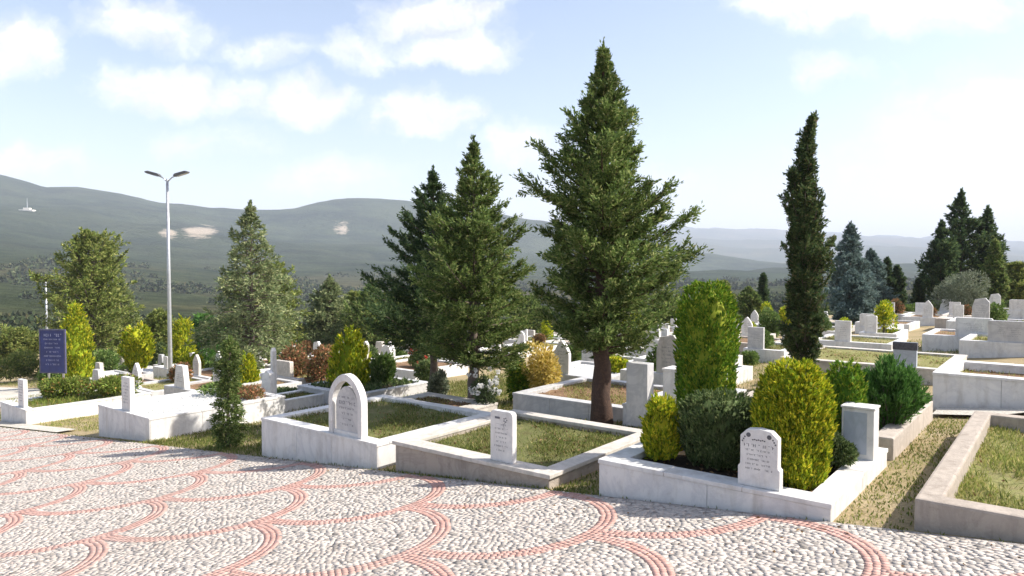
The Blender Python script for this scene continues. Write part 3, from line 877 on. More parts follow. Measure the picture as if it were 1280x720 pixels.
# --- I : juniper grave behind E
gI = grave('pale marble grave holding the bright green juniper', 8.15, -3.55, -1.42, 2.6, -1.78, 'concrete_pale', .2, .2, (.08, GR, 'leafy', 3500, 21, (.03, .07)), 'graves of the second row')
# --- G : big white marble tomb on the right
gG = grave('tall polished white marble grave kerb with bare brown soil on the right', 11.65, -1.55, 1.6, 1.75, -1.53, 'marble', .22, .22, (.13, [M['soil'], L['grass_dry'], L['litter']], 'leafy', 1500, 22, (.03, .07)), 'graves of the second row')
# --- R2 : grave behind the tall trunk with a thick grey double slab
gK = grave('grey marble grave behind the big conifer trunk', 9.75, -7.6, -5.3, 2.3, -2.22, 'marble_grey', .18, .2, (.06, [M['soil'], L['grass_dry'], L['litter']], 'leafy', 2500, 23, (.03, .06)), 'graves of the second row')
gL = grave('grave with thick grey stele and white box beside the conifer trunk', 9.3, -5.2, -4.2, 2.3, -2.05, 'marble_grey', .14, .16, (.06, GR, 'leafy', 2000, 24, (.03, .06)), 'graves of the second row')
hs = MB(); hs.box(-.17, .17, 0, .2, -.3, .62)
new('headstone', bevel_mesh(hs.mesh('headstone', M['marble_grey']), .008, 2), gL, (-.24, -.06, 0))
hs = MB(); hs.box(-.2, .2, 0, .32, -.3, .50); hs.box(-.215, .215, -.015, .335, .502, .54)
new('box_headstone', bevel_mesh(hs.mesh('box_headstone', M['marble']), .006, 2), gL, (.22, .25, 0))

# --- H : wide grave with a dry bed and a dark headstone
gH = grave('wide white grave with pale dry bed and dark banded headstone', 14.6, -4.6, -1.7, 2.7, -1.86, 'marble_old', .2, .2, (.04, [M['soil_dry'], L['grass_dry'], L['litter']], 'leafy', 2500, 25, (.02, .05)), 'graves of the third row')
hh = MB(); hh.box(-.19, .19, 0, .1, -.3, .30)
hho = new('headstone', bevel_mesh(hh.mesh('headstone', M['blue_stone_and_shade']), .006, 2), gH, (.75, .05, 0))
hh = MB(); hh.box(-.2, .2, -.008, .108, .302, .44)
new('cap', bevel_mesh(hh.mesh('cap', M['granite_dark']), .006, 2), hho)
# low grey slab between the road plots of C's back
gM = grave('low grey marble block grave behind the arched headstone', 10.2, -14.4, -12.3, 2.3, -2.86, 'marble_grey', .18, .2, (.06, [M['soil_dark'], L['shrub_dark']], 'cover', 900, 26, (.10, .2)), 'graves of the second row')
# tall sculpted pillar stone
gN = grave('grave with leaning white headstone and slender post left of the arched headstone', 9.0, -14.3, -13.4, 2.0, -2.95, 'marble', .14, .16, (.06, GR, 'leafy', 1500, 27, (.03, .08)), 'graves of the second row')
hs = MB(); hs.prism([(.17, -.3), (.19, .34), (.15, .56), (.02, .62), (-.12, .50), (-.17, .2), (-.16, -.3)], 0, .13); hs.prism([(.05, -.3), (.045, 1.02), (0, 1.1), (-.05, 1.02), (-.055, -.3)], .16, .26)
hp = new('headstone', bevel_mesh(hs.mesh('headstone', M['marble']), .012, 2), gN, (-.1, .06, 0))
# grave plot behind C with pale low wall by tree two
gO = grave('low pale bare-soil grave at the foot of the middle conifer', 8.7, -9.6, -7.9, 1.0, -2.42, 'marble_old', .3, .3, (.02, [M['soil'], L['grass_dry'], L['litter']], 'leafy', 600, 28, (.02, .05)), 'graves of the second row')

# --- background rows: variants built once, then copied
VAR = {}
def variant(size, kerb_m, bedk, stone, stone_m):
    key = (size, kerb_m, bedk, stone, stone_m)
    if key in VAR: return VAR[key]
    w, d, h = size
    seed = len(VAR) + 50
    km = kerb_mesh('kerb', w, d, h, .6, .16, .18, M[kerb_m])
    spec = {'dry grass': ([M['soil_dry'], L['grass_dry'], L['litter']], 'leafy', 900, (.03, .09)),
            'green grass': ([M['soil_grass'], L['grass'], L['litter']], 'leafy', 1000, (.04, .10)),
            'white pebbles': ([M['pebble'], L['petal_white']], 'pebble', 500, (.02, .03)),
            'bare soil': ([M['soil'], L['grass_dry']], 'grass', 200, (.03, .06)),
            'low green plants': ([M['soil_dark'], L['shrub_green']], 'cover', 700, (.10, .22))}[bedk]
    bmh = bed_mesh('bed', -w / 2 + .14, w / 2 - .14, .16, d - .14, -.06, spec[0], spec[1], spec[2], seed, spec[3])
    sw, sh, tk, slab = {k: (a * .86, b * .78, c, d) for k, (a, b, c, d) in {'arched': (.5, .85, .1, 'arch'), 'flat-topped': (.5, .75, .1, 'flat'), 'pointed': (.46, .95, .1, 'pointed'), 'wide low': (.95, .62, .14, 'rounded'),
                        'slanted': (.55, 1.0, .14, 'slant'), 'tapered': (.7, .8, .16, 'trapezoid'), 'rounded': (.42, .70, .09, 'rounded')}.items()}[stone]
    sm = slab_mesh('headstone', slab, sw, sh, tk, M[stone_m])
    im = marks(5, sw * .6, sh * .25, sh * .72, np.random.default_rng(seed)).mesh('lettering', M['letter_grey'])
    VAR[key] = (km, bmh, sm, im)
    return VAR[key]

SIZES = [(2.0, 2.2, .42), (2.2, 2.2, .36), (1.1, 2.1, .40), (2.3, 2.3, .5)]
KERB = ['marble', 'marble', 'marble', 'marble_old', 'marble_grey', 'concrete_pale']
BEDS = ['dry grass', 'green grass', 'white pebbles', 'bare soil', 'low green plants']
STONES = ['arched', 'flat-topped', 'pointed', 'wide low', 'slanted', 'tapered', 'rounded']
SMAT = ['marble', 'marble', 'marble', 'marble_grey', 'marble_old']
WORD = {'marble': 'white', 'marble_grey': 'grey', 'marble_old': 'cream', 'concrete_pale': 'beige'}

def landmark(x, y):
    p = pix_x(x, y)
    for lim, t in ((40, 'at the left edge'), (100, 'near the blue sign board'), (160, 'left of the lamp post'), (215, 'beside the lamp post'), (268, 'right of the lamp post'),
                   (330, 'under the pale cedar'), (385, 'near the reddish bushes'), (430, 'behind the arched headstone'), (475, 'near the golden shrub'), (530, 'left of the middle conifer'),
                   (585, 'behind the middle conifer'), (640, 'by the white roses'), (700, 'near the yellow bush'), (752, 'left of the conifer trunk'), (810, 'right of the conifer trunk'),
                   (860, 'left of the tall thuja'), (905, 'behind the tall thuja'), (950, 'right of the tall thuja'), (1000, 'left of the slim cypress'), (1045, 'right of the slim cypress'),
                   (1085, 'below the blue spruces'), (1125, 'behind the juniper'), (1165, 'left of the dark trees'), (1205, 'below the olive tree'), (1245, 'below the dark trees')):
        if p < lim: return t
    return 'at the right edge'

def depthword(y):
    return 'near row' if y < 15 else 'second row' if y < 20 else 'middle row' if y < 26 else 'farther row' if y < 33 else 'far row' if y < 40 else 'last row'

USED = set(); TAKEN = []          # (u, v, radius) already occupied
for g in [(6.8, -20.5, 2), (7.3, -13.7, 2), (7, -7.9, 2), (7, -5.2, 2), (6.8, -2.4, 1.8), (7.8, .8, 2.5), (9.4, -2.4, 1.8), (12.5, 0, 2), (10.9, -6.3, 1.9), (10.8, -4.2, 1.6), (15.9, -3.1, 2), (11.3, -13.3, 1.6), (10, -13.9, 1.2), (9.2, -8.7, 1.2),
          (9.37, -5.6, .8), (9.85, -8.58, .9), (12.6, -12.2, .8), (15.25, -30.7, .7), (14, -4.5, .8), (8.5, -10.5, 1.3)]: TAKEN.append(g)
HAND = [  # (px, py of the headstone foot, kerb size, kerb, bed, stone, stone material)
    (1062, 433, 1, 'marble', 'dry grass', 'flat-topped', 'marble'), (1098, 422, 2, 'marble', 'green grass', 'rounded', 'marble'), (1030, 412, 1, 'marble_grey', 'green grass', 'tapered', 'marble_grey'),
    (1160, 403, 0, 'marble', 'bare soil', 'pointed', 'marble'), (1195, 400, 2, 'marble_old', 'dry grass', 'flat-topped', 'marble'), (1236, 416, 3, 'marble', 'bare soil', 'slanted', 'marble_grey'),
    (1209, 430, 0, 'marble', 'bare soil', 'wide low', 'marble'), (1272, 438, 1, 'marble', 'dry grass', 'wide low', 'marble_grey'), (840, 430, 1, 'marble_old', 'green grass', 'flat-topped', 'marble'),
    (838, 462, 0, 'marble', 'bare soil', 'wide low', 'marble'), (955, 445, 2, 'marble', 'green grass', 'flat-topped', 'marble_grey'), (738, 465, 2, 'marble', 'dry grass', 'rounded', 'marble'),
    (485, 470, 3, 'marble', 'bare soil', 'arched', 'marble'), (928, 425, 2, 'marble_old', 'dry grass', 'pointed', 'marble'), (1275, 395, 0, 'marble', 'dry grass', 'wide low', 'marble')]
def put_grave(u, v, si, kerb_m, bedk, stone, sm):
    x, y = xy(u, v); w, d, h = SIZES[si]
    z = ground_z(x, y) + h * .85
    km, bmh, smh, im = variant(SIZES[si], kerb_m, bedk, stone, sm)
    lab = f"{WORD[kerb_m]} grave, {bedk}, {stone} {'' if sm == kerb_m else WORD[sm] + ' '}headstone, {depthword(y)} {landmark(x, y)}"
    if lab in USED: return False
    USED.add(lab)
    g = empty('grave', lab, 'grave', (x, y, z), RZ + random.uniform(-.02, .02), 'graves in the rows behind the trees')
    new('kerb', km, g); new('bed', bmh, g)
    hs = new('headstone', smh, g, (random.uniform(-.25, .25), .05, 0)); new('lettering', im, hs)
    TAKEN.append((u + d / 2, v, 1.25 if w > 1.5 else .9))
    return True
def unproj(px, py):
    x = (px - 640) / FPX; zz = -(py - 330) / FPX
    dd = zz - SLOPE_V * (x * CA - SA) - SLOPE_U * (x * SA + CA)
    Y = -EYE / dd
    return x * Y, Y
for px, py, si, a, b, c, d in HAND:
    x, y = unproj(px, py + 8 if py > 420 else py + 4); u, v = uv(x, y)
    put_grave(u, v, si, a, b, c, d)
rr = random.Random(3)
uu = 10.0
while uu < 44:
    v = -1.4 - rr.random()
    while v > -50:
        si = rr.choice([0, 0, 1, 2, 3]); w = SIZES[si][0]
        vc = v - w / 2
        x, y = xy(uu, vc); p = pix_x(x, y)
        free = all(math.hypot(uu + 1.1 - a, vc - b) > r + (.95 if w > 1.5 else .7) for a, b, r in TAKEN)
        if free and -60 < p < 1340 and 12 < y < 47 and not (p < 72) and rr.random() < .93:
            for _ in range(6):
                if put_grave(uu, vc, si, rr.choice(KERB), rr.choice(BEDS), rr.choice(STONES), rr.choice(SMAT)): break
        v -= w + rr.uniform(.35, .9)
    uu += 3.15

# ------------------------------------------------------------------ trees
def at_px(px, Y): 
    x = (px - 640) / FPX * Y
    return x, Y, ground_z(x, Y)
def htop(py, Y): return (330 - py) / FPX * Y

# tall conifer in the middle
x, y = xy(9.37, -5.6); z = plane(9.37, -5.6)
H1 = htop(50, y) - z
tree_obj('conifer_tree', 'tallest dark green conifer with bare reddish trunk, centre of the plots', (x, y, z),
         conifer(21, H1, 1.05, [(0, .72), (.10, .98), (.26, 1.06), (.44, .92), (.62, .66), (.80, .32), (.92, .14), (1, .04)], 215, .0, .64, .24, .50, 38, 19, (.045, .095), (.018, .030), .135, irr=.42, smin=.03, spread=(.3, .85), flat=.26),
         'cypress', 'bark', 'conifers among the graves')
# middle conifer
x, y = xy(9.85, -8.58); z = plane(9.85, -8.58)
H2 = htop(168, y) - z
tree_obj('conifer_tree', 'mid-sized conifer with pointed top and drooping low branches left of tallest one', (x, y, z),
         conifer(33, H2, .85, [(0, .8), (.12, 1.04), (.30, 1.02), (.54, .72), (.74, .36), (.9, .15), (1, .04)], 190, -.08, .62, .20, .52, 34, 19, (.045, .095), (.018, .030), .095, irr=.46, smin=.03, spread=(.3, .8), flat=.22),
         'cypress', 'bark_grey', 'conifers among the graves')
x, y, z = at_px(542, 16.2)
tree_obj('conifer_tree', 'broad dark conifer just behind the left side of the middle one', (x, y, z),
         conifer(34, htop(208, y) - z, 1.0, [(0, 1.1), (.15, 1.42), (.35, 1.28), (.55, .85), (.75, .42), (.9, .17), (1, .04)], 170, .0, .66, .24, .52, 28, 18, (.055, .105), (.022, .034), .09, irr=.45, smin=.03, spread=(.3, .8), flat=.25),
         'cypress_dark', 'bark_grey', 'conifers among the graves')
# slim cypress
x, y, z = at_px(1005, 13.6)
tree_obj('cypress_tree', 'slim tall dark cypress with wispy bent tip', (x, y, z),
         conifer(44, htop(138, y) - z, .25, [(0, .36), (.15, .52), (.40, .58), (.58, .50), (.72, .34), (.85, .24), (.95, .18), (1, .10)], 320, .75, 1.15, .25, .34, 34, 13, (.05, .10), (.020, .032), .07, lean=(.22, 0), irr=.42, smin=.03, lexp=12),
         'cypress_brown', 'bark_grey', 'conifers among the graves')
# sapling by the road
x, y = xy(6.05, -10.35); z = plane(6.05, -10.35)
tree_obj('conifer_sapling', 'thin dark conifer sapling in grass beside the road', (x, y, z),
         conifer(45, 1.75, .04, [(0, .19), (.2, .21), (.5, .13), (.72, .18), (.88, .13), (1, .03)], 130, .0, .55, .1, .16, 60, 12, (.03, .06), (.013, .02), .025, lean=(.06, 0), irr=.3, droop=.3),
         'cypress', 'bark_grey', None)

BGT = [ # px, Y, top py, crown half width px, kind, label
    (112, 40, 288, 60, 'pine', 'broad bushy pine at left behind the blue sign'),
    (314, 28, 250, 58, 'cedar', 'pale green cedar with layered drooping boughs right of lamp post'),
    (412, 42, 345, 42, 'cedar', 'grey-green cedar behind the reddish bushes'),
    (340, 40, 330, 40, 'pine', 'rounded green pine behind the right side of the pale cedar'),
    (465, 40, 358, 34, 'cypress', 'dark green conifer at left edge of the big dark conifers'),
    (500, 46, 372, 30, 'pine', 'small green conifer left behind the broad dark conifer'),
    (1062, 40, 278, 26, 'spruce', 'taller blue-grey spruce right of the slim cypress'),
    (1066, 33, 338, 24, 'spruce', 'rounded low blue-grey spruce in front of the taller one'),
    (1088, 43, 312, 22, 'spruce', 'blue-grey spruce to the right of the taller one'),
    (1109, 47, 323, 9, 'cypress_dark', 'small dark spire tree, left one of the close pair'),
    (1122, 47, 333, 10, 'cypress_dark', 'small dark spire tree, right one of the close pair'),
    (1176, 42, 275, 24, 'cypress_dark', 'short dark conifer at left of the right-hand group'),
    (1200, 44, 236, 26, 'cypress_dark', 'highest dark conifer of the right-hand group'),
    (1233, 44, 258, 22, 'cypress_dark', 'second highest dark conifer at right of the right-hand group'),
    (1243, 38, 300, 14, 'cypress', 'narrow green column tree in front of the right-hand group'),
    (1268, 42, 330, 20, 'pine', 'bright green small tree at the far right edge'),
    (1149, 44, 350, 7, 'cypress_dark', 'tiny dark cone tree left of the right-hand group'),
    (954, 48, 343, 7, 'cypress_dark', 'tiny dark cone tree left of the slim cypress'),
    (936, 46, 360, 15, 'cypress', 'low rounded dark tree between tall thuja and slim cypress'),
    (905, 50, 352, 14, 'pine', 'low green tree just above the tall clipped thuja'),
    (20, 52, 415, 26, 'pine', 'low bushy green tree left of the blue sign board'),
    (255, 46, 395, 22, 'juniper', 'bright green bushy tree right of lamp post'),
    (198, 48, 388, 22, 'pine', 'olive green tree just left of the lamp post'),
    (150, 44, 345, 28, 'cedar', 'grey-green tree at right side of the broad pine'),
    (445, 47, 366, 22, 'pine', 'small yellow-green tree behind the golden cone shrub'),
    (1275, 52, 345, 16, 'pine', 'small green tree in the right corner above the graves'),
    (875, 52, 368, 12, 'cypress', 'small dark tree at left edge of the tall clipped thuja'),
    (660, 50, 372, 26, 'cypress', 'dark tree far behind between the two big conifers'),
    (830, 46, 372, 22, 'cypress', 'dark green tree right of tallest conifer crown'),
]
for i, (px, Y, top, hw, kind, lab) in enumerate(BGT):
    x, y, z = at_px(px, Y)
    H = htop(top, Y) - z; rm = hw / FPX * Y
    s = max(Y / 16, 1)
    if kind in ('pine',) or (kind == 'juniper'):
        prof_ = [(0, rm * .75), (.2, rm), (.5, rm * .9), (.75, rm * .62), (.92, rm * .35), (1, rm * .1)]
        args = dict(el0=.05, el1=.9, curve=.12)
    elif kind == 'cedar':
        prof_ = [(0, rm * .9), (.15, rm), (.4, rm * .78), (.65, rm * .5), (.85, rm * .25), (1, .05)]
        args = dict(el0=.12, el1=.45, curve=-.02, droop=.25)
    elif kind == 'spruce':
        prof_ = [(0, rm * .9), (.2, rm), (.5, rm * .8), (.75, rm * .45), (1, .05)]
        args = dict(el0=.0, el1=.5, curve=.1)
    else:
        prof_ = [(0, rm * .7), (.2, rm), (.5, rm * .8), (.75, rm * .45), (1, .05)]
        args = dict(el0=.3, el1=.9, curve=.2)
    nbr = int(95 + 34 * min(rm, 2.6)); 
    tree_obj('conifer_tree' if kind != 'pine' else 'pine_tree', lab, (x, y, z),
             conifer(100 + i, H, H * .12, prof_, nbr, tl=.55 if rm > .8 else .3, k_tw=max(8, 17 / max(rm, .5)), nl=12, leaf=(.08 * s ** .5, .16 * s ** .5), wid=(.03 * s ** .5, .05 * s ** .5),
                     trunk_r=.04 + .035 * rm, irr=.46 if kind == 'cypress_dark' else .34, **args), kind, 'bark_grey', 'trees at the edge of the cemetery')
# olive
x, y, z = at_px(1205, 36)
bush_obj('olive_tree', 'rounded grey-green olive tree in front of the right-hand dark group', (x, y, z), bush(71, 54 / FPX * y * 1.2, htop(334, y) - z, 7000, (.10, .2), (.03, .05), 8, 9), 'olive', 'trees at the edge of the cemetery', 'tree')

# ------------------------------------------------------------------ shrubs in the front plots
def on(u, v, z): return (*xy(u, v), z)
zE = -1.83 - .07
thuja_obj('thuja_shrub', 'tall column-shaped clipped thuja at the back of the planted grave', on(7.25, -3.05, zE), thuja(51, 1.76, .335, [(0, .85), (.1, .98), (.5, 1.02), (.75, 1.0), (.88, .86), (.96, .6), (1, .3)], 38000, (.03, .055), (.010, .017), .09), 'thuja', 'clipped shrubs on the planted grave')
thuja_obj('thuja_shrub', 'large golden-topped clipped thuja right of the chamfered headstone', on(6.33, -1.88, zE), thuja(52, 1.08, .315, [(0, .80), (.15, .97), (.45, 1.04), (.7, 1.0), (.86, .84), (.95, .58), (1, .3)], 34000, (.03, .058), (.010, .018), .13), 'golden', 'clipped shrubs on the planted grave')
thuja_obj('thuja_shrub', 'small greener thuja behind the white box headstone', on(7.62, -1.77, zE), thuja(53, .95, .185, [(0, .75), (.2, 1.0), (.6, 1.0), (.85, .8), (1, .3)], 9500, (.035, .06), (.011, .018), .13), 'thuja', 'clipped shrubs on the planted grave')
thuja_obj('thuja_shrub', 'small yellow-green thuja at the left end of the planted grave', on(6.35, -3.12, zE), thuja(54, .60, .18, [(0, .8), (.2, 1.0), (.5, .95), (.8, .65), (1, .2)], 6000, (.04, .07), (.013, .02), .14), 'golden', 'clipped shrubs on the planted grave')
thuja_obj('evergreen_shrub', 'dark wide clipped evergreen shrub between the small thuja and the headstone', on(6.55, -2.60, zE), thuja(61, .68, .42, [(0, .78), (.15, .98), (.6, 1.04), (.82, .98), (.94, .72), (1, .4)], 24000, (.028, .052), (.009, .016), .08), 'shrub_dark', 'clipped shrubs on the planted grave')
bush_obj('evergreen_shrub', 'small dark round shrub before the white box headstone', on(6.95, -1.72, zE), bush(62, .36, .40, 4500, (.03, .055), (.012, .02), 6, 6), 'shrub_dark', 'clipped shrubs on the planted grave')
bush_obj('juniper_shrub', 'bright green feathery juniper spilling over its grave kerb', on(9.0, -1.62, -1.9), fountain(63, .80, .80, 330, 70, (.05, .09), (.010, .017)), 'juniper')

SH = [ # px, Y, top py, half width px, kind, mat, label, base lift
    (93, 32, 374, 21, 'thuja', 'golden', 'golden cone thuja right behind the blue sign'),
    (170, 29, 402, 19, 'ball', 'golden', 'rounded golden thuja on a dark stem left of lamp post'),
    (228, 36, 393, 15, 'thuja', 'golden', 'golden thuja just right of the lamp post'),
    (238, 27.5, 443, 12, 'ball', 'golden', 'small golden ball shrub on the white grave by the lamp post'),
    (305, 20, 440, 15, 'thuja', 'golden', 'golden thuja half hidden behind the thin sapling'),
    (437, 17.5, 402, 29, 'thuja', 'golden', 'big golden cone shrub behind the arched headstone'),
    (478, 17.5, 440, 13, 'ball', 'shrub_green', 'small green shrub right beside the golden cone shrub'),
    (365, 23, 418, 22, 'bush', 'red', 'dark reddish bush, left one of the two'),
    (398, 22, 424, 20, 'bush', 'red', 'orange-red bush, right one of the two'),
    (360, 17.5, 478, 24, 'bush', 'shrub_dark', 'low dark green shrub on the grave behind the arched headstone'),
    (680, 14.2, 418, 27, 'bush', 'variegated', 'bright yellow variegated bush between the two big conifers'),
    (648, 14.6, 440, 16, 'bush', 'thuja', 'olive green bush left of the yellow variegated bush'),
    (547, 15.5, 454, 11, 'bush', 'olive', 'small pale yellowish bush left of the white roses'),
    (775, 16.5, 440, 12, 'bush', 'golden', 'light yellow-green shrub right of the bare conifer trunk'),
    (775, 13, 480, 13, 'bush', 'red', 'low rusty brown shrub right of the bare conifer trunk'),
    (712, 22, 424, 15, 'bush', 'shrub_green', 'green shrub left behind the bare conifer trunk'),
    (430, 26, 430, 16, 'bush', 'shrub_green', 'green bush behind the golden cone shrub'),
    (530, 20, 440, 16, 'bush', 'shrub_dark', 'dark bush on a grave left of the middle conifer'),
    (965, 30, 380, 14, 'bush', 'shrub_green', 'green bush left of the slim cypress foot'),
    (985, 32, 376, 10, 'bush', 'golden', 'yellow bush touching the slim cypress on its left'),
    (1110, 27, 413, 9, 'bush', 'shrub_green', 'small green bush beside the rounded headstone behind the juniper'),
    (1172, 38, 372, 12, 'bush', 'shrub_green', 'pale green bush left of the olive tree'),
    (1140, 40, 376, 12, 'bush', 'shrub_green', 'green bush under the tiny dark cone tree'),
    (1228, 34, 384, 9, 'bush', 'golden', 'yellowish bush right of the olive tree'),
    (130, 36, 432, 20, 'bush', 'shrub_green', 'green bush between the blue sign and the lamp post'),
    (190, 42, 424, 16, 'bush', 'shrub_dark', 'dark bush just left of the lamp post foot'),
    (275, 37, 425, 22, 'bush', 'juniper', 'bright green bush left of the pale cedar foot'),
    (254, 30, 446, 14, 'bush', 'shrub_green', 'small green bush right of the lamp post foot'),
    (350, 31, 434, 18, 'bush', 'pine', 'olive bush right of the pale cedar foot'),
    (22, 40, 432, 26, 'bush', 'pine', 'olive bush at the far left edge beyond the path'),
    (455, 31, 428, 14, 'bush', 'shrub_dark', 'dark bush between the golden cone and the dark conifers'),
    (495, 27, 432, 14, 'bush', 'shrub_green', 'green bush under the broad dark conifer'),
    (60, 30, 447, 16, 'bush', 'shrub_green', 'green bush behind the sign board'),
    (320, 27, 452, 14, 'bush', 'shrub_green', 'green bush at the foot of the pale cedar'),
    (850, 24, 412, 10, 'bush', 'shrub_green', 'green bush left of the tall clipped thuja'),
    (940, 19, 434, 9, 'bush', 'shrub_green', 'green bush right of the tall clipped thuja'),
]
for i, (px, Y, top, hw, kind, lm, lab) in enumerate(SH):
    x, y, z = at_px(px, Y); z += .12
    H = htop(top, Y) - z; W = 2 * hw / FPX * Y; s = max(Y / 11, 1) ** .6
    if kind == 'thuja':
        thuja_obj('thuja_shrub', lab, (x, y, z - .15), thuja(200 + i, H, W / 2, [(0, .8), (.15, 1.0), (.45, .9), (.7, .66), (.9, .3), (1, .08)], 6500, (.06 * s, .11 * s), (.02 * s, .034 * s), .13), lm, 'ornamental shrubs on the rear graves')
    elif kind == 'ball':
        b = thuja(200 + i, H * .75, W / 2, [(0, .45), (.2, .9), (.5, 1.0), (.75, .82), (.92, .5), (1, .15)], 4500, (.06 * s, .11 * s), (.02 * s, .034 * s), .13)
        b[1][:, 2] += H * .25
        thuja_obj('thuja_shrub', lab, (x, y, z - .15), b, lm, 'ornamental shrubs on the rear graves')
    else:
        bush_obj('flowering_bush' if lm in ('red', 'variegated') else 'garden_bush', lab, (x, y, z - .15), bush(200 + i, W, H, int(2600 + 900 * min(W, 2)), (.05 * s, .09 * s), (.022 * s, .04 * s), 8, 7), lm, 'ornamental shrubs on the rear graves')
bush_obj('garden_bush', 'leafy green border plants on the grave by the sign, left clump', on(7.5, -20.5, -3.47), bush(301, 1.1, .62, 3200, (.06, .11), (.03, .05), 9, 7), 'hedge_mix', 'ornamental shrubs on the rear graves')
bush_obj('garden_bush', 'leafy green border plants on the grave by the sign, right clump', on(8.3, -19.8, -3.47), bush(302, 1.1, .60, 3200, (.06, .11), (.03, .05), 9, 7), 'hedge_mix', 'ornamental shrubs on the rear graves')
bush_obj('garden_bush', 'low green plants at the back of the white pebble grave, left clump', on(8.2, -14.1, -2.75), bush(303, 1.0, .3, 1500, (.05, .08), (.025, .04), 6, 5), 'shrub_green', 'ornamental shrubs on the rear graves')
bush_obj('garden_bush', 'low reddish plants at the back of the white pebble grave, right clump', on(8.25, -13.3, -2.75), bush(304, .8, .28, 1200, (.05, .08), (.025, .04), 6, 5), 'red', 'ornamental shrubs on the rear graves')
# white roses beside the middle conifer
x, y, z = at_px(607, 12.6); rg = np.random.default_rng(77)
b = bush(77, .62, .75, 2200, (.03, .055), (.02, .035), 6, 8, .25)
fc = []
for k in range(26):
    c = np.array([rg.uniform(-.3, .3), rg.uniform(-.3, .3), rg.uniform(.35, .82)])
    d = rg.normal(0, 1, (26, 3)); d /= np.linalg.norm(d, axis=1, keepdims=True)
    fc.append(leaf_quads(c + d * .012, d + rg.normal(0, .3, (26, 3)), np.full(26, .042), np.full(26, .04), rg))
bush_obj('rose_bush', 'white rose bush in flower right of the middle conifer trunk', (x, y, z), b, 'rose', None, 'shrub', 0, (np.concatenate(fc), 'petal_white'))
x, y, z = at_px(525, 22); b = bush(78, .7, .9, 1600, (.04, .07), (.02, .035), 6, 6)
fc = []
for k in range(16):
    c = np.array([rg.uniform(-.35, .35), rg.uniform(-.35, .35), rg.uniform(.5, 1.0)])
    d = rg.normal(0, 1, (20, 3)); d /= np.linalg.norm(d, axis=1, keepdims=True)
    fc.append(leaf_quads(c + d * .012, d, np.full(20, .05), np.full(20, .045), rg))
bush_obj('rose_bush', 'red rose bush in the rear rows left of the broad dark conifer', (x, y, z), b, 'rose', None, 'shrub', 0, (np.concatenate(fc), 'petal_red'))

# small plants growing on the rear graves: four kinds, copied
kinds = []
for nm, W_, H_, lm, word in (('garden_bush', .7, .6, 'shrub_green', 'green leafy'), ('garden_bush', .6, .75, 'shrub_dark', 'dark'), ('thuja_shrub', .55, .9, 'golden', 'golden'), ('flowering_bush', .6, .6, 'red', 'reddish'), ('garden_bush', .8, .5, 'pine', 'olive green')):
    b = bush(400 + len(kinds), W_, H_, 1500, (.06, .10), (.03, .05), 6, 5)
    kinds.append((nm, b[0].mesh('stem', M['bark_grey'], True), quad_mesh('foliage', b[1], [L[lm]]), word))
rq = random.Random(8); gl = [o for o in COL.objects if o.get('group') == 'graves in the rows behind the trees']; made = 0
for g in gl:
    if rq.random() > .72: continue
    nm, sm_, fm_, word = kinds[rq.choice([0, 0, 1, 2, 3, 4])]
    lx_, ly_ = rq.uniform(-.55, .55), rq.uniform(.6, 1.7)
    p = g.matrix_basis @ Vector((lx_, ly_, -.08))
    lab = f"small {word} shrub planted on a grave, {depthword(p.y)} {landmark(p.x, p.y)}"
    if lab in USED: continue
    USED.add(lab)
    t = empty(nm, lab, 'shrub', p, rq.random() * 6, 'small shrubs on the rear graves')
    k = rq.uniform(.7, 1.3)
    for part, me_ in (('stem', sm_), ('foliage', fm_)):
        o = new(part, me_, t); o.scale = (k, k, k * rq.uniform(.85, 1.2))

# ------------------------------------------------------------------ grass between the plots
def grass_strip(name, corners, n, h, leafm, seed):
    a, b, c, d = [np.array(q, float) for q in corners]
    def pts(m, r):
        s = r.random(m)[:, None]; t = r.random(m)[:, None]
        q = (a * (1 - s) + b * s) * (1 - t) + (d * (1 - s) + c * s) * t
        f = np.sin(q[:, 0] * 4 + seed) * np.cos(q[:, 1] * 3.3) * .4
        q = q[r.random(m) < np.clip(.65 + f, .1, 1)]
        return np.stack([q[:, 0] * SA + q[:, 1] * CA, q[:, 0] * CA - q[:, 1] * SA, -EYE + SLOPE_V * q[:, 1] + SLOPE_U * q[:, 0] - .025], 1)
    r = np.random.default_rng(seed)
    V = blades(pts, n, h, (.008, .016), r, .45)
    tag(new(name, quad_mesh(name, V, [L[leafm]])), None, None, None, 'stuff')
grass_strip('grass', [(5.80, -12.66), (5.80, -9.12), (9.0, -9.12), (9.0, -12.66)], 26000, (.03, .09), 'grass', 1)
grass_strip('grass', [(5.80, -1.41), (5.80, -.90), (10.9, -.96), (10.9, -1.41)], 3600, (.02, .05), 'grass', 2)
grass_strip('grass', [(5.80, -6.62), (5.80, -6.35), (8.1, -6.35), (8.1, -6.62)], 1200, (.02, .06), 'grass_dry', 3)
grass_strip('grass', [(5.80, -4.02), (5.80, -3.52), (8.1, -3.52), (8.1, -4.02)], 4000, (.02, .07), 'grass', 4)
grass_strip('grass', [(8.15, -9.1), (8.15, -3.6), (9.7, -3.6), (9.7, -9.1)], 14000, (.02, .08), 'grass', 5)
grass_strip('grass', [(6.2, -24.2), (6.2, -21.8), (8.6, -21.8), (8.2, -24.2)], 6000, (.04, .09), 'grass', 6)
grass_strip('grass', [(6.16, -19.2), (6.16, -14.8), (8.8, -14.8), (9.0, -19.2)], 9000, (.02, .07), 'grass_dry', 11)
grass_strip('grass', [(9.6, -12.0), (8.6, -7.7), (16.5, -7.0), (17, -14)], 34000, (.03, .11), 'grass', 12)
grass_strip('weeds', [(5.70, -24), (5.70, -.2), (5.83, -.2), (5.83, -24)], 2600, (.015, .06), 'grass', 9)
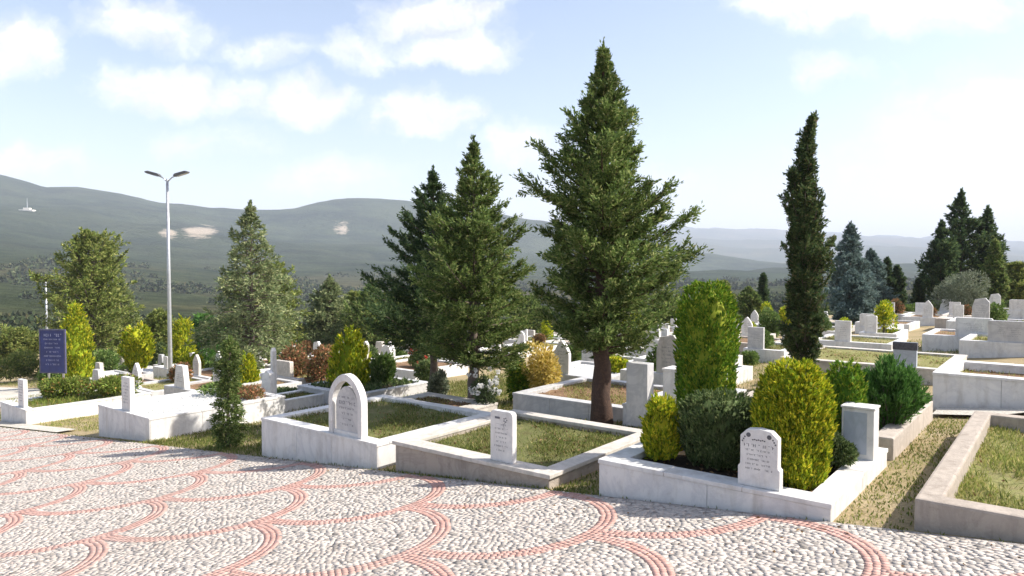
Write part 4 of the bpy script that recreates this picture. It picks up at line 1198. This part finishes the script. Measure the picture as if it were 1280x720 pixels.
grass_strip('grass', [(11.6, -30.5), (13, -46), (32, -58), (30, -33)], 30000, (.08, .22), 'grass', 13)
grass_strip('weeds', [(5.74, -6.7), (5.74, -3.4), (5.82, -3.4), (5.82, -6.7)], 700, (.02, .07), 'grass', 10)
grass_strip('grass', [(9.0, -30), (9.0, -9.2), (15, -9.2), (15, -34)], 40000, (.04, .14), 'grass', 7)
grass_strip('grass', [(12.4, -12), (11.5, -2.0), (26, -2.0), (30, -16)], 40000, (.04, .14), 'grass', 8)

def litter(n, seed):
    r_ = np.random.default_rng(seed); u_ = 5.72 - r_.exponential(.5, n); v_ = r_.uniform(-22, 0, n)
    k = u_ > .5; u_ = u_[k]; v_ = v_[k]; n = len(u_)
    P = np.stack([u_ * SA + v_ * CA, u_ * CA - v_ * SA, -EYE + SLOPE_V * v_ + SLOPE_U * u_ + .008], 1)
    d = r_.normal(0, 1, (n, 3)); d[:, 2] *= .12
    tag(new('fallen_leaves', quad_mesh('fallen_leaves', leaf_quads(P, d, r_.uniform(.02, .045, n), r_.uniform(.012, .022, n), r_), [L['litter']])), None, None, None, 'stuff')
litter(420, 5)

# ------------------------------------------------------------------ lamp posts and sign
def lamp(label, px, Y, H, scale=1.0, heads=2):
    x, y, z = at_px(px, Y)
    t = empty('street_lamp', label, 'street lamp', (x, y, z), 0, 'lamp posts')
    p = MB(); p.tube([(0, 0, -.3), (0, 0, .0), (0, 0, H * .5), (0, 0, H)], [.10, .095, .075, .05], 12)
    p.tube([(0, 0, -.2), (0, 0, .35), (0, 0, .40)], [.14, .13, .10], 12)
    new('pole', p.mesh('pole', M['steel'], True), t)
    for s in ((-1, 1) if heads == 2 else (-1,)):
        a = MB(); a.tube([(0, 0, H - .12), (s * .2, 0, H + .06), (s * .46, 0, H + .175)], [.03, .028, .025], 8)
        ao = new('arm', a.mesh('arm', M['steel'], True), t)
        h = MB()
        h.prism([(-.30, -.04), (.30, -.055), (.33, .0), (.20, .06), (-.22, .075), (-.32, .02)], -.13, .13)
        ho = new('lamp_head', bevel_mesh(h.mesh('lamp_head', M['lamp_dark']), .015, 2), ao, (s * .60, 0, H + .22))
        ho.rotation_euler = (0, -.30, PI if s < 0 else 0)
        g = MB(); g.box(-.2, .25, -.1, .1, -.066, -.052)
        new('lens', g.mesh('lens', M['lamp_glass']), ho)
lamp('tall galvanised lamp post with two outspread heads', 211, 30.9, htop(214, 30.9) - at_px(211, 30.9)[2] - .35)
lamp('distant single-headed lamp post behind the blue sign', 57, 50, htop(345, 50) - at_px(57, 50)[2] - .3, 1, 1)

x, y, z = at_px(64, 24.2)
t = empty('information_sign', 'dark blue notice board on two posts at the road junction', 'sign', (x, y, z), math.radians(-6))
bd = MB(); bd.box(-.44, .44, -.02, .02, .92, 2.35)
bo = new('board', bevel_mesh(bd.mesh('board', M['sign_blue']), .006, 2), t)
fr = MB(); fr.ring(-.47, .47, -.745, .745, -.03, .03, .045)
fo = new('frame', fr.mesh('frame', M['sign_frame']), bo, (0, 0, 1.635)); fo.rotation_euler = (PI / 2, 0, 0)
tx = marks(8, .62, 1.12, 2.25, np.random.default_rng(9), -.003, (0,)); new('lettering', tx.mesh('lettering', M['sign_white']), bo, (0, -.022, 0))
for px_ in (-.2, .33):
    p = MB(); p.tube([(px_, .05, -.2), (px_, .05, 2.3)], [.035, .035], 10); new('post', p.mesh('post', M['steel'], True), t)

# ------------------------------------------------------------------ far woodland, farm houses, mast
def woodland():
    rg = np.random.default_rng(31)
    N = 11000
    d = 140 * (1000 / 140) ** rg.random(N) ; th = rg.uniform(-.78, .78, N)
    P = []; S = []
    for a, b in zip(d, th):
        x = a * math.sin(b); y = a * math.cos(b)
        nn = mnoise.fractal(Vector((x * .011, y * .011, 7.3)), 1, 2, 4)
        if nn < (.02 if a > 160 else -.15): continue
        P.append((x, y, ground_z(x, y) + mnoise.fractal(Vector((x * .0016, y * .0016, 3.1)), .9, 2.1, 5) * .017 * a * float(sstep(110, 900, a)) - .3))
        S.append(min(.9 + a * .0042, 4.5) * rg.uniform(.5, 1.25))
    P = np.array(P); S = np.array(S); n = len(P); m = 34
    d3 = rg.normal(size=(n, m, 3)); d3 /= np.linalg.norm(d3, axis=2, keepdims=True); d3[..., 2] = np.abs(d3[..., 2]) * 1.0 - .15
    rad_ = rg.uniform(.45, 1.0, (n, m, 1)) * S[:, None, None]
    pos = (P[:, None, :] + d3 * rad_ * np.array([1, 1, 1.1])).reshape(-1, 3)
    k = np.repeat(S, m)
    V = leaf_quads(pos, d3.reshape(-1, 3) + rg.normal(0, .5, (n * m, 3)), k * rg.uniform(.5, .9, n * m), k * rg.uniform(.35, .6, n * m), rg)
    me = quad_mesh('woodland', V, [L['wood']])
    tag(new('woodland', me), None, None, None, 'stuff')
L['wood'] = leaf_mat('woodland_foliage', [(0, (.030, .048, .022)), (.5, (.05, .07, .03)), (.85, (.08, .095, .042)), (1, (.13, .12, .06))], .0, .3, .05, .95)
woodland()

x, y, z = at_px(36, 1500)
t = empty('mast_building', 'white hilltop building with a slender mast on the left hill', 'building', (x, y, z), .2)
b = MB(); b.box(-13, 13, -8, 8, -14, 5); b.box(-6, 6, -5, 5, 5.02, 9); new('wall', b.mesh('wall', M['plaster']), t)
b = MB(); b.tube([(0, 0, 9), (0, 0, 18), (0, 0, 30)], [1.0, .7, .3], 8); new('mast', b.mesh('mast', M['steel']), t)

# ------------------------------------------------------------------ haze
hz = MB(); hz.box(-13500, 13500, -13500, 13500, -420, 640)
m, nt, bs, out = mat('haze_air'); nt.nodes.remove(bs)
pv = nt.nodes.new('ShaderNodeVolumePrincipled'); pv.inputs['Density'].default_value = .00017; pv.inputs['Color'].default_value = (.80, .86, 1.0, 1); pv.inputs['Anisotropy'].default_value = .0
nt.links.new(pv.outputs[0], out.inputs['Volume'])
tag(new('haze', hz.mesh('haze', m)), None, None, None, 'stuff')

# ------------------------------------------------------------------ sky, sun, camera
SUN = Vector((.995, .02, 0)).normalized(); EL = math.radians(43)
w = bpy.data.worlds.new('World'); scene.world = w; w.use_nodes = True
nt = w.node_tree; nt.nodes.clear()
outw = nt.nodes.new('ShaderNodeOutputWorld'); bg = nt.nodes.new('ShaderNodeBackground'); bg.inputs['Strength'].default_value = .135
sky = nt.nodes.new('ShaderNodeTexSky'); sky.sky_type = 'NISHITA'; sky.sun_disc = False
sky.sun_elevation = EL; sky.sun_rotation = math.atan2(SUN.x, SUN.y); sky.air_density = 1.0; sky.dust_density = 1.5; sky.ozone_density = 1.0; sky.altitude = 200
gen = nt.nodes.new('ShaderNodeTexCoord').outputs['Generated']
sep = nt.nodes.new('ShaderNodeSeparateXYZ'); nt.links.new(gen, sep.inputs[0])
yy = math_n(nt, 'MAXIMUM', sep.outputs[1], .05)
ca = math_n(nt, 'DIVIDE', sep.outputs[0], yy); ce = math_n(nt, 'DIVIDE', sep.outputs[2], yy)
wvx = nt.nodes.new('ShaderNodeCombineXYZ'); nt.links.new(ca, wvx.inputs[0]); nt.links.new(ce, wvx.inputs[1])
wz = nt.nodes.new('ShaderNodeTexNoise'); wz.inputs['Scale'].default_value = 11; wz.inputs['Detail'].default_value = 7; wz.inputs['Roughness'].default_value = .62; nt.links.new(wvx.outputs[0], wz.inputs['Vector'])
wsep = nt.nodes.new('ShaderNodeSeparateColor'); nt.links.new(wz.outputs['Color'], wsep.inputs[0])
ca = math_n(nt, 'ADD', ca, math_n(nt, 'MULTIPLY', math_n(nt, 'SUBTRACT', wsep.outputs[0], .5), .17)); ce = math_n(nt, 'ADD', ce, math_n(nt, 'MULTIPLY', math_n(nt, 'SUBTRACT', wsep.outputs[1], .5), .09))
cmb = nt.nodes.new('ShaderNodeCombineXYZ'); nt.links.new(ca, cmb.inputs[0]); nt.links.new(math_n(nt, 'MULTIPLY', ce, 1.5), cmb.inputs[1])
wn = noise(nt, 9, 6, .6, cmb.outputs[0]); wn2 = noise(nt, 26, 5, .6, cmb.outputs[0])
CL = [(18, 62, 62, 40, 1.0), (-60, 60, 70, 50, 1), (180, 28, 70, 26, .8), (250, 45, 60, 22, .6), (340, 65, 50, 20, .6), (215, 112, 95, 28, .85), (290, 122, 60, 22, .8), (380, 128, 62, 27, 1.0), (545, 25, 80, 30, .95), (570, 58, 70, 22, .9),
      (450, 62, 50, 20, .7), (530, 140, 65, 26, .95), (650, 182, 60, 26, .7), (1110, 10, 150, 34, 1.0), (1010, 8, 80, 22, .8), (1030, 92, 40, 20, .6), (1230, 150, 110, 60, .62), (1160, 190, 120, 40, .45), (270, 175, 60, 22, .42), (420, 222, 90, 22, .5), (20, 208, 80, 24, .65), (700, 240, 160, 30, .3)]
field = None
for cx, cy, rx, ry, sgt in CL:
    a0 = (cx - 640) / FPX; e0 = (330 - cy) / FPX
    dx = math_n(nt, 'MULTIPLY', math_n(nt, 'SUBTRACT', ca, a0), FPX / rx); dy = math_n(nt, 'MULTIPLY', math_n(nt, 'SUBTRACT', ce, e0), FPX / ry)
    q = math_n(nt, 'ADD', math_n(nt, 'MULTIPLY', dx, dx), math_n(nt, 'MULTIPLY', dy, dy))
    f = math_n(nt, 'MULTIPLY', math_n(nt, 'SUBTRACT', 1.0, math_n(nt, 'MULTIPLY', q, .55)), sgt)
    field = f if field is None else math_n(nt, 'MAXIMUM', field, f)
field = math_n(nt, 'MAXIMUM', field, -.6)
# fair-weather cumulus all round the rest of the sky
amb = noise(nt, 3.2, 7, .58, scaled(nt, gen, (1, 1, 2.4)))
rest = math_n(nt, 'SUBTRACT', math_n(nt, 'MULTIPLY', amb, 2.4), 1.35)
inview = math_n(nt, 'GREATER_THAN', sep.outputs[1], .55)
field = math_n(nt, 'ADD', math_n(nt, 'MULTIPLY', field, inview), math_n(nt, 'MULTIPLY', rest, math_n(nt, 'SUBTRACT', 1.0, inview)))
warp = math_n(nt, 'ADD', math_n(nt, 'MULTIPLY', math_n(nt, 'SUBTRACT', wn, .5), 1.5), math_n(nt, 'MULTIPLY', math_n(nt, 'SUBTRACT', wn2, .5), .7))
dens = math_n(nt, 'ADD', field, warp)
mask = ramp(nt, dens, [(.0, (0, 0, 0)), (.28, (.18, .18, .18)), (.65, (.58, .58, .58)), (1.0, (.92, .92, .92))])
skyc = mix(nt, sky.outputs[0], (.96, .865, .81), 1.0, 'MULTIPLY')
body = noise(nt, 15, 5, .6, cmb.outputs[0])
cloudc = ramp(nt, body, [(.34, (3.9, 3.75, 3.8)), (.60, (5.6, 5.45, 5.4))])
cloud = mix(nt, skyc, cloudc, math_n(nt, 'MULTIPLY', mask, .9))
nt.links.new(cloud, bg.inputs['Color']); nt.links.new(bg.outputs[0], outw.inputs[0])

sl = bpy.data.lights.new('sun', 'SUN'); sl.energy = 4.2; sl.angle = math.radians(.6); sl.color = (1, .95, .87)
so = bpy.data.objects.new('sun', sl); link(so)
sd = Vector((SUN.x * math.cos(EL), SUN.y * math.cos(EL), math.sin(EL)))
so.rotation_euler = (-sd).to_track_quat('-Z', 'Y').to_euler(); so.location = (20, 0, 30)

cam = bpy.data.cameras.new('camera'); co = bpy.data.objects.new('camera', cam); link(co)
cam.sensor_width = 36; cam.lens = 36 * FPX / 1280; cam.clip_end = 40000; cam.clip_start = .05
co.location = (0, 0, 0); co.rotation_euler = (PI / 2 - math.atan(30 / FPX), 0, 0)
scene.camera = co
vs = scene.view_settings; vs.view_transform = 'Standard'; vs.look = 'None'; vs.exposure = 1.08; vs.gamma = 1; vs.use_curve_mapping = False
scene.cycles.max_bounces = 6; scene.cycles.diffuse_bounces = 3; scene.cycles.transparent_max_bounces = 8; scene.cycles.volume_bounces = 1
scene.cycles.use_denoising = True
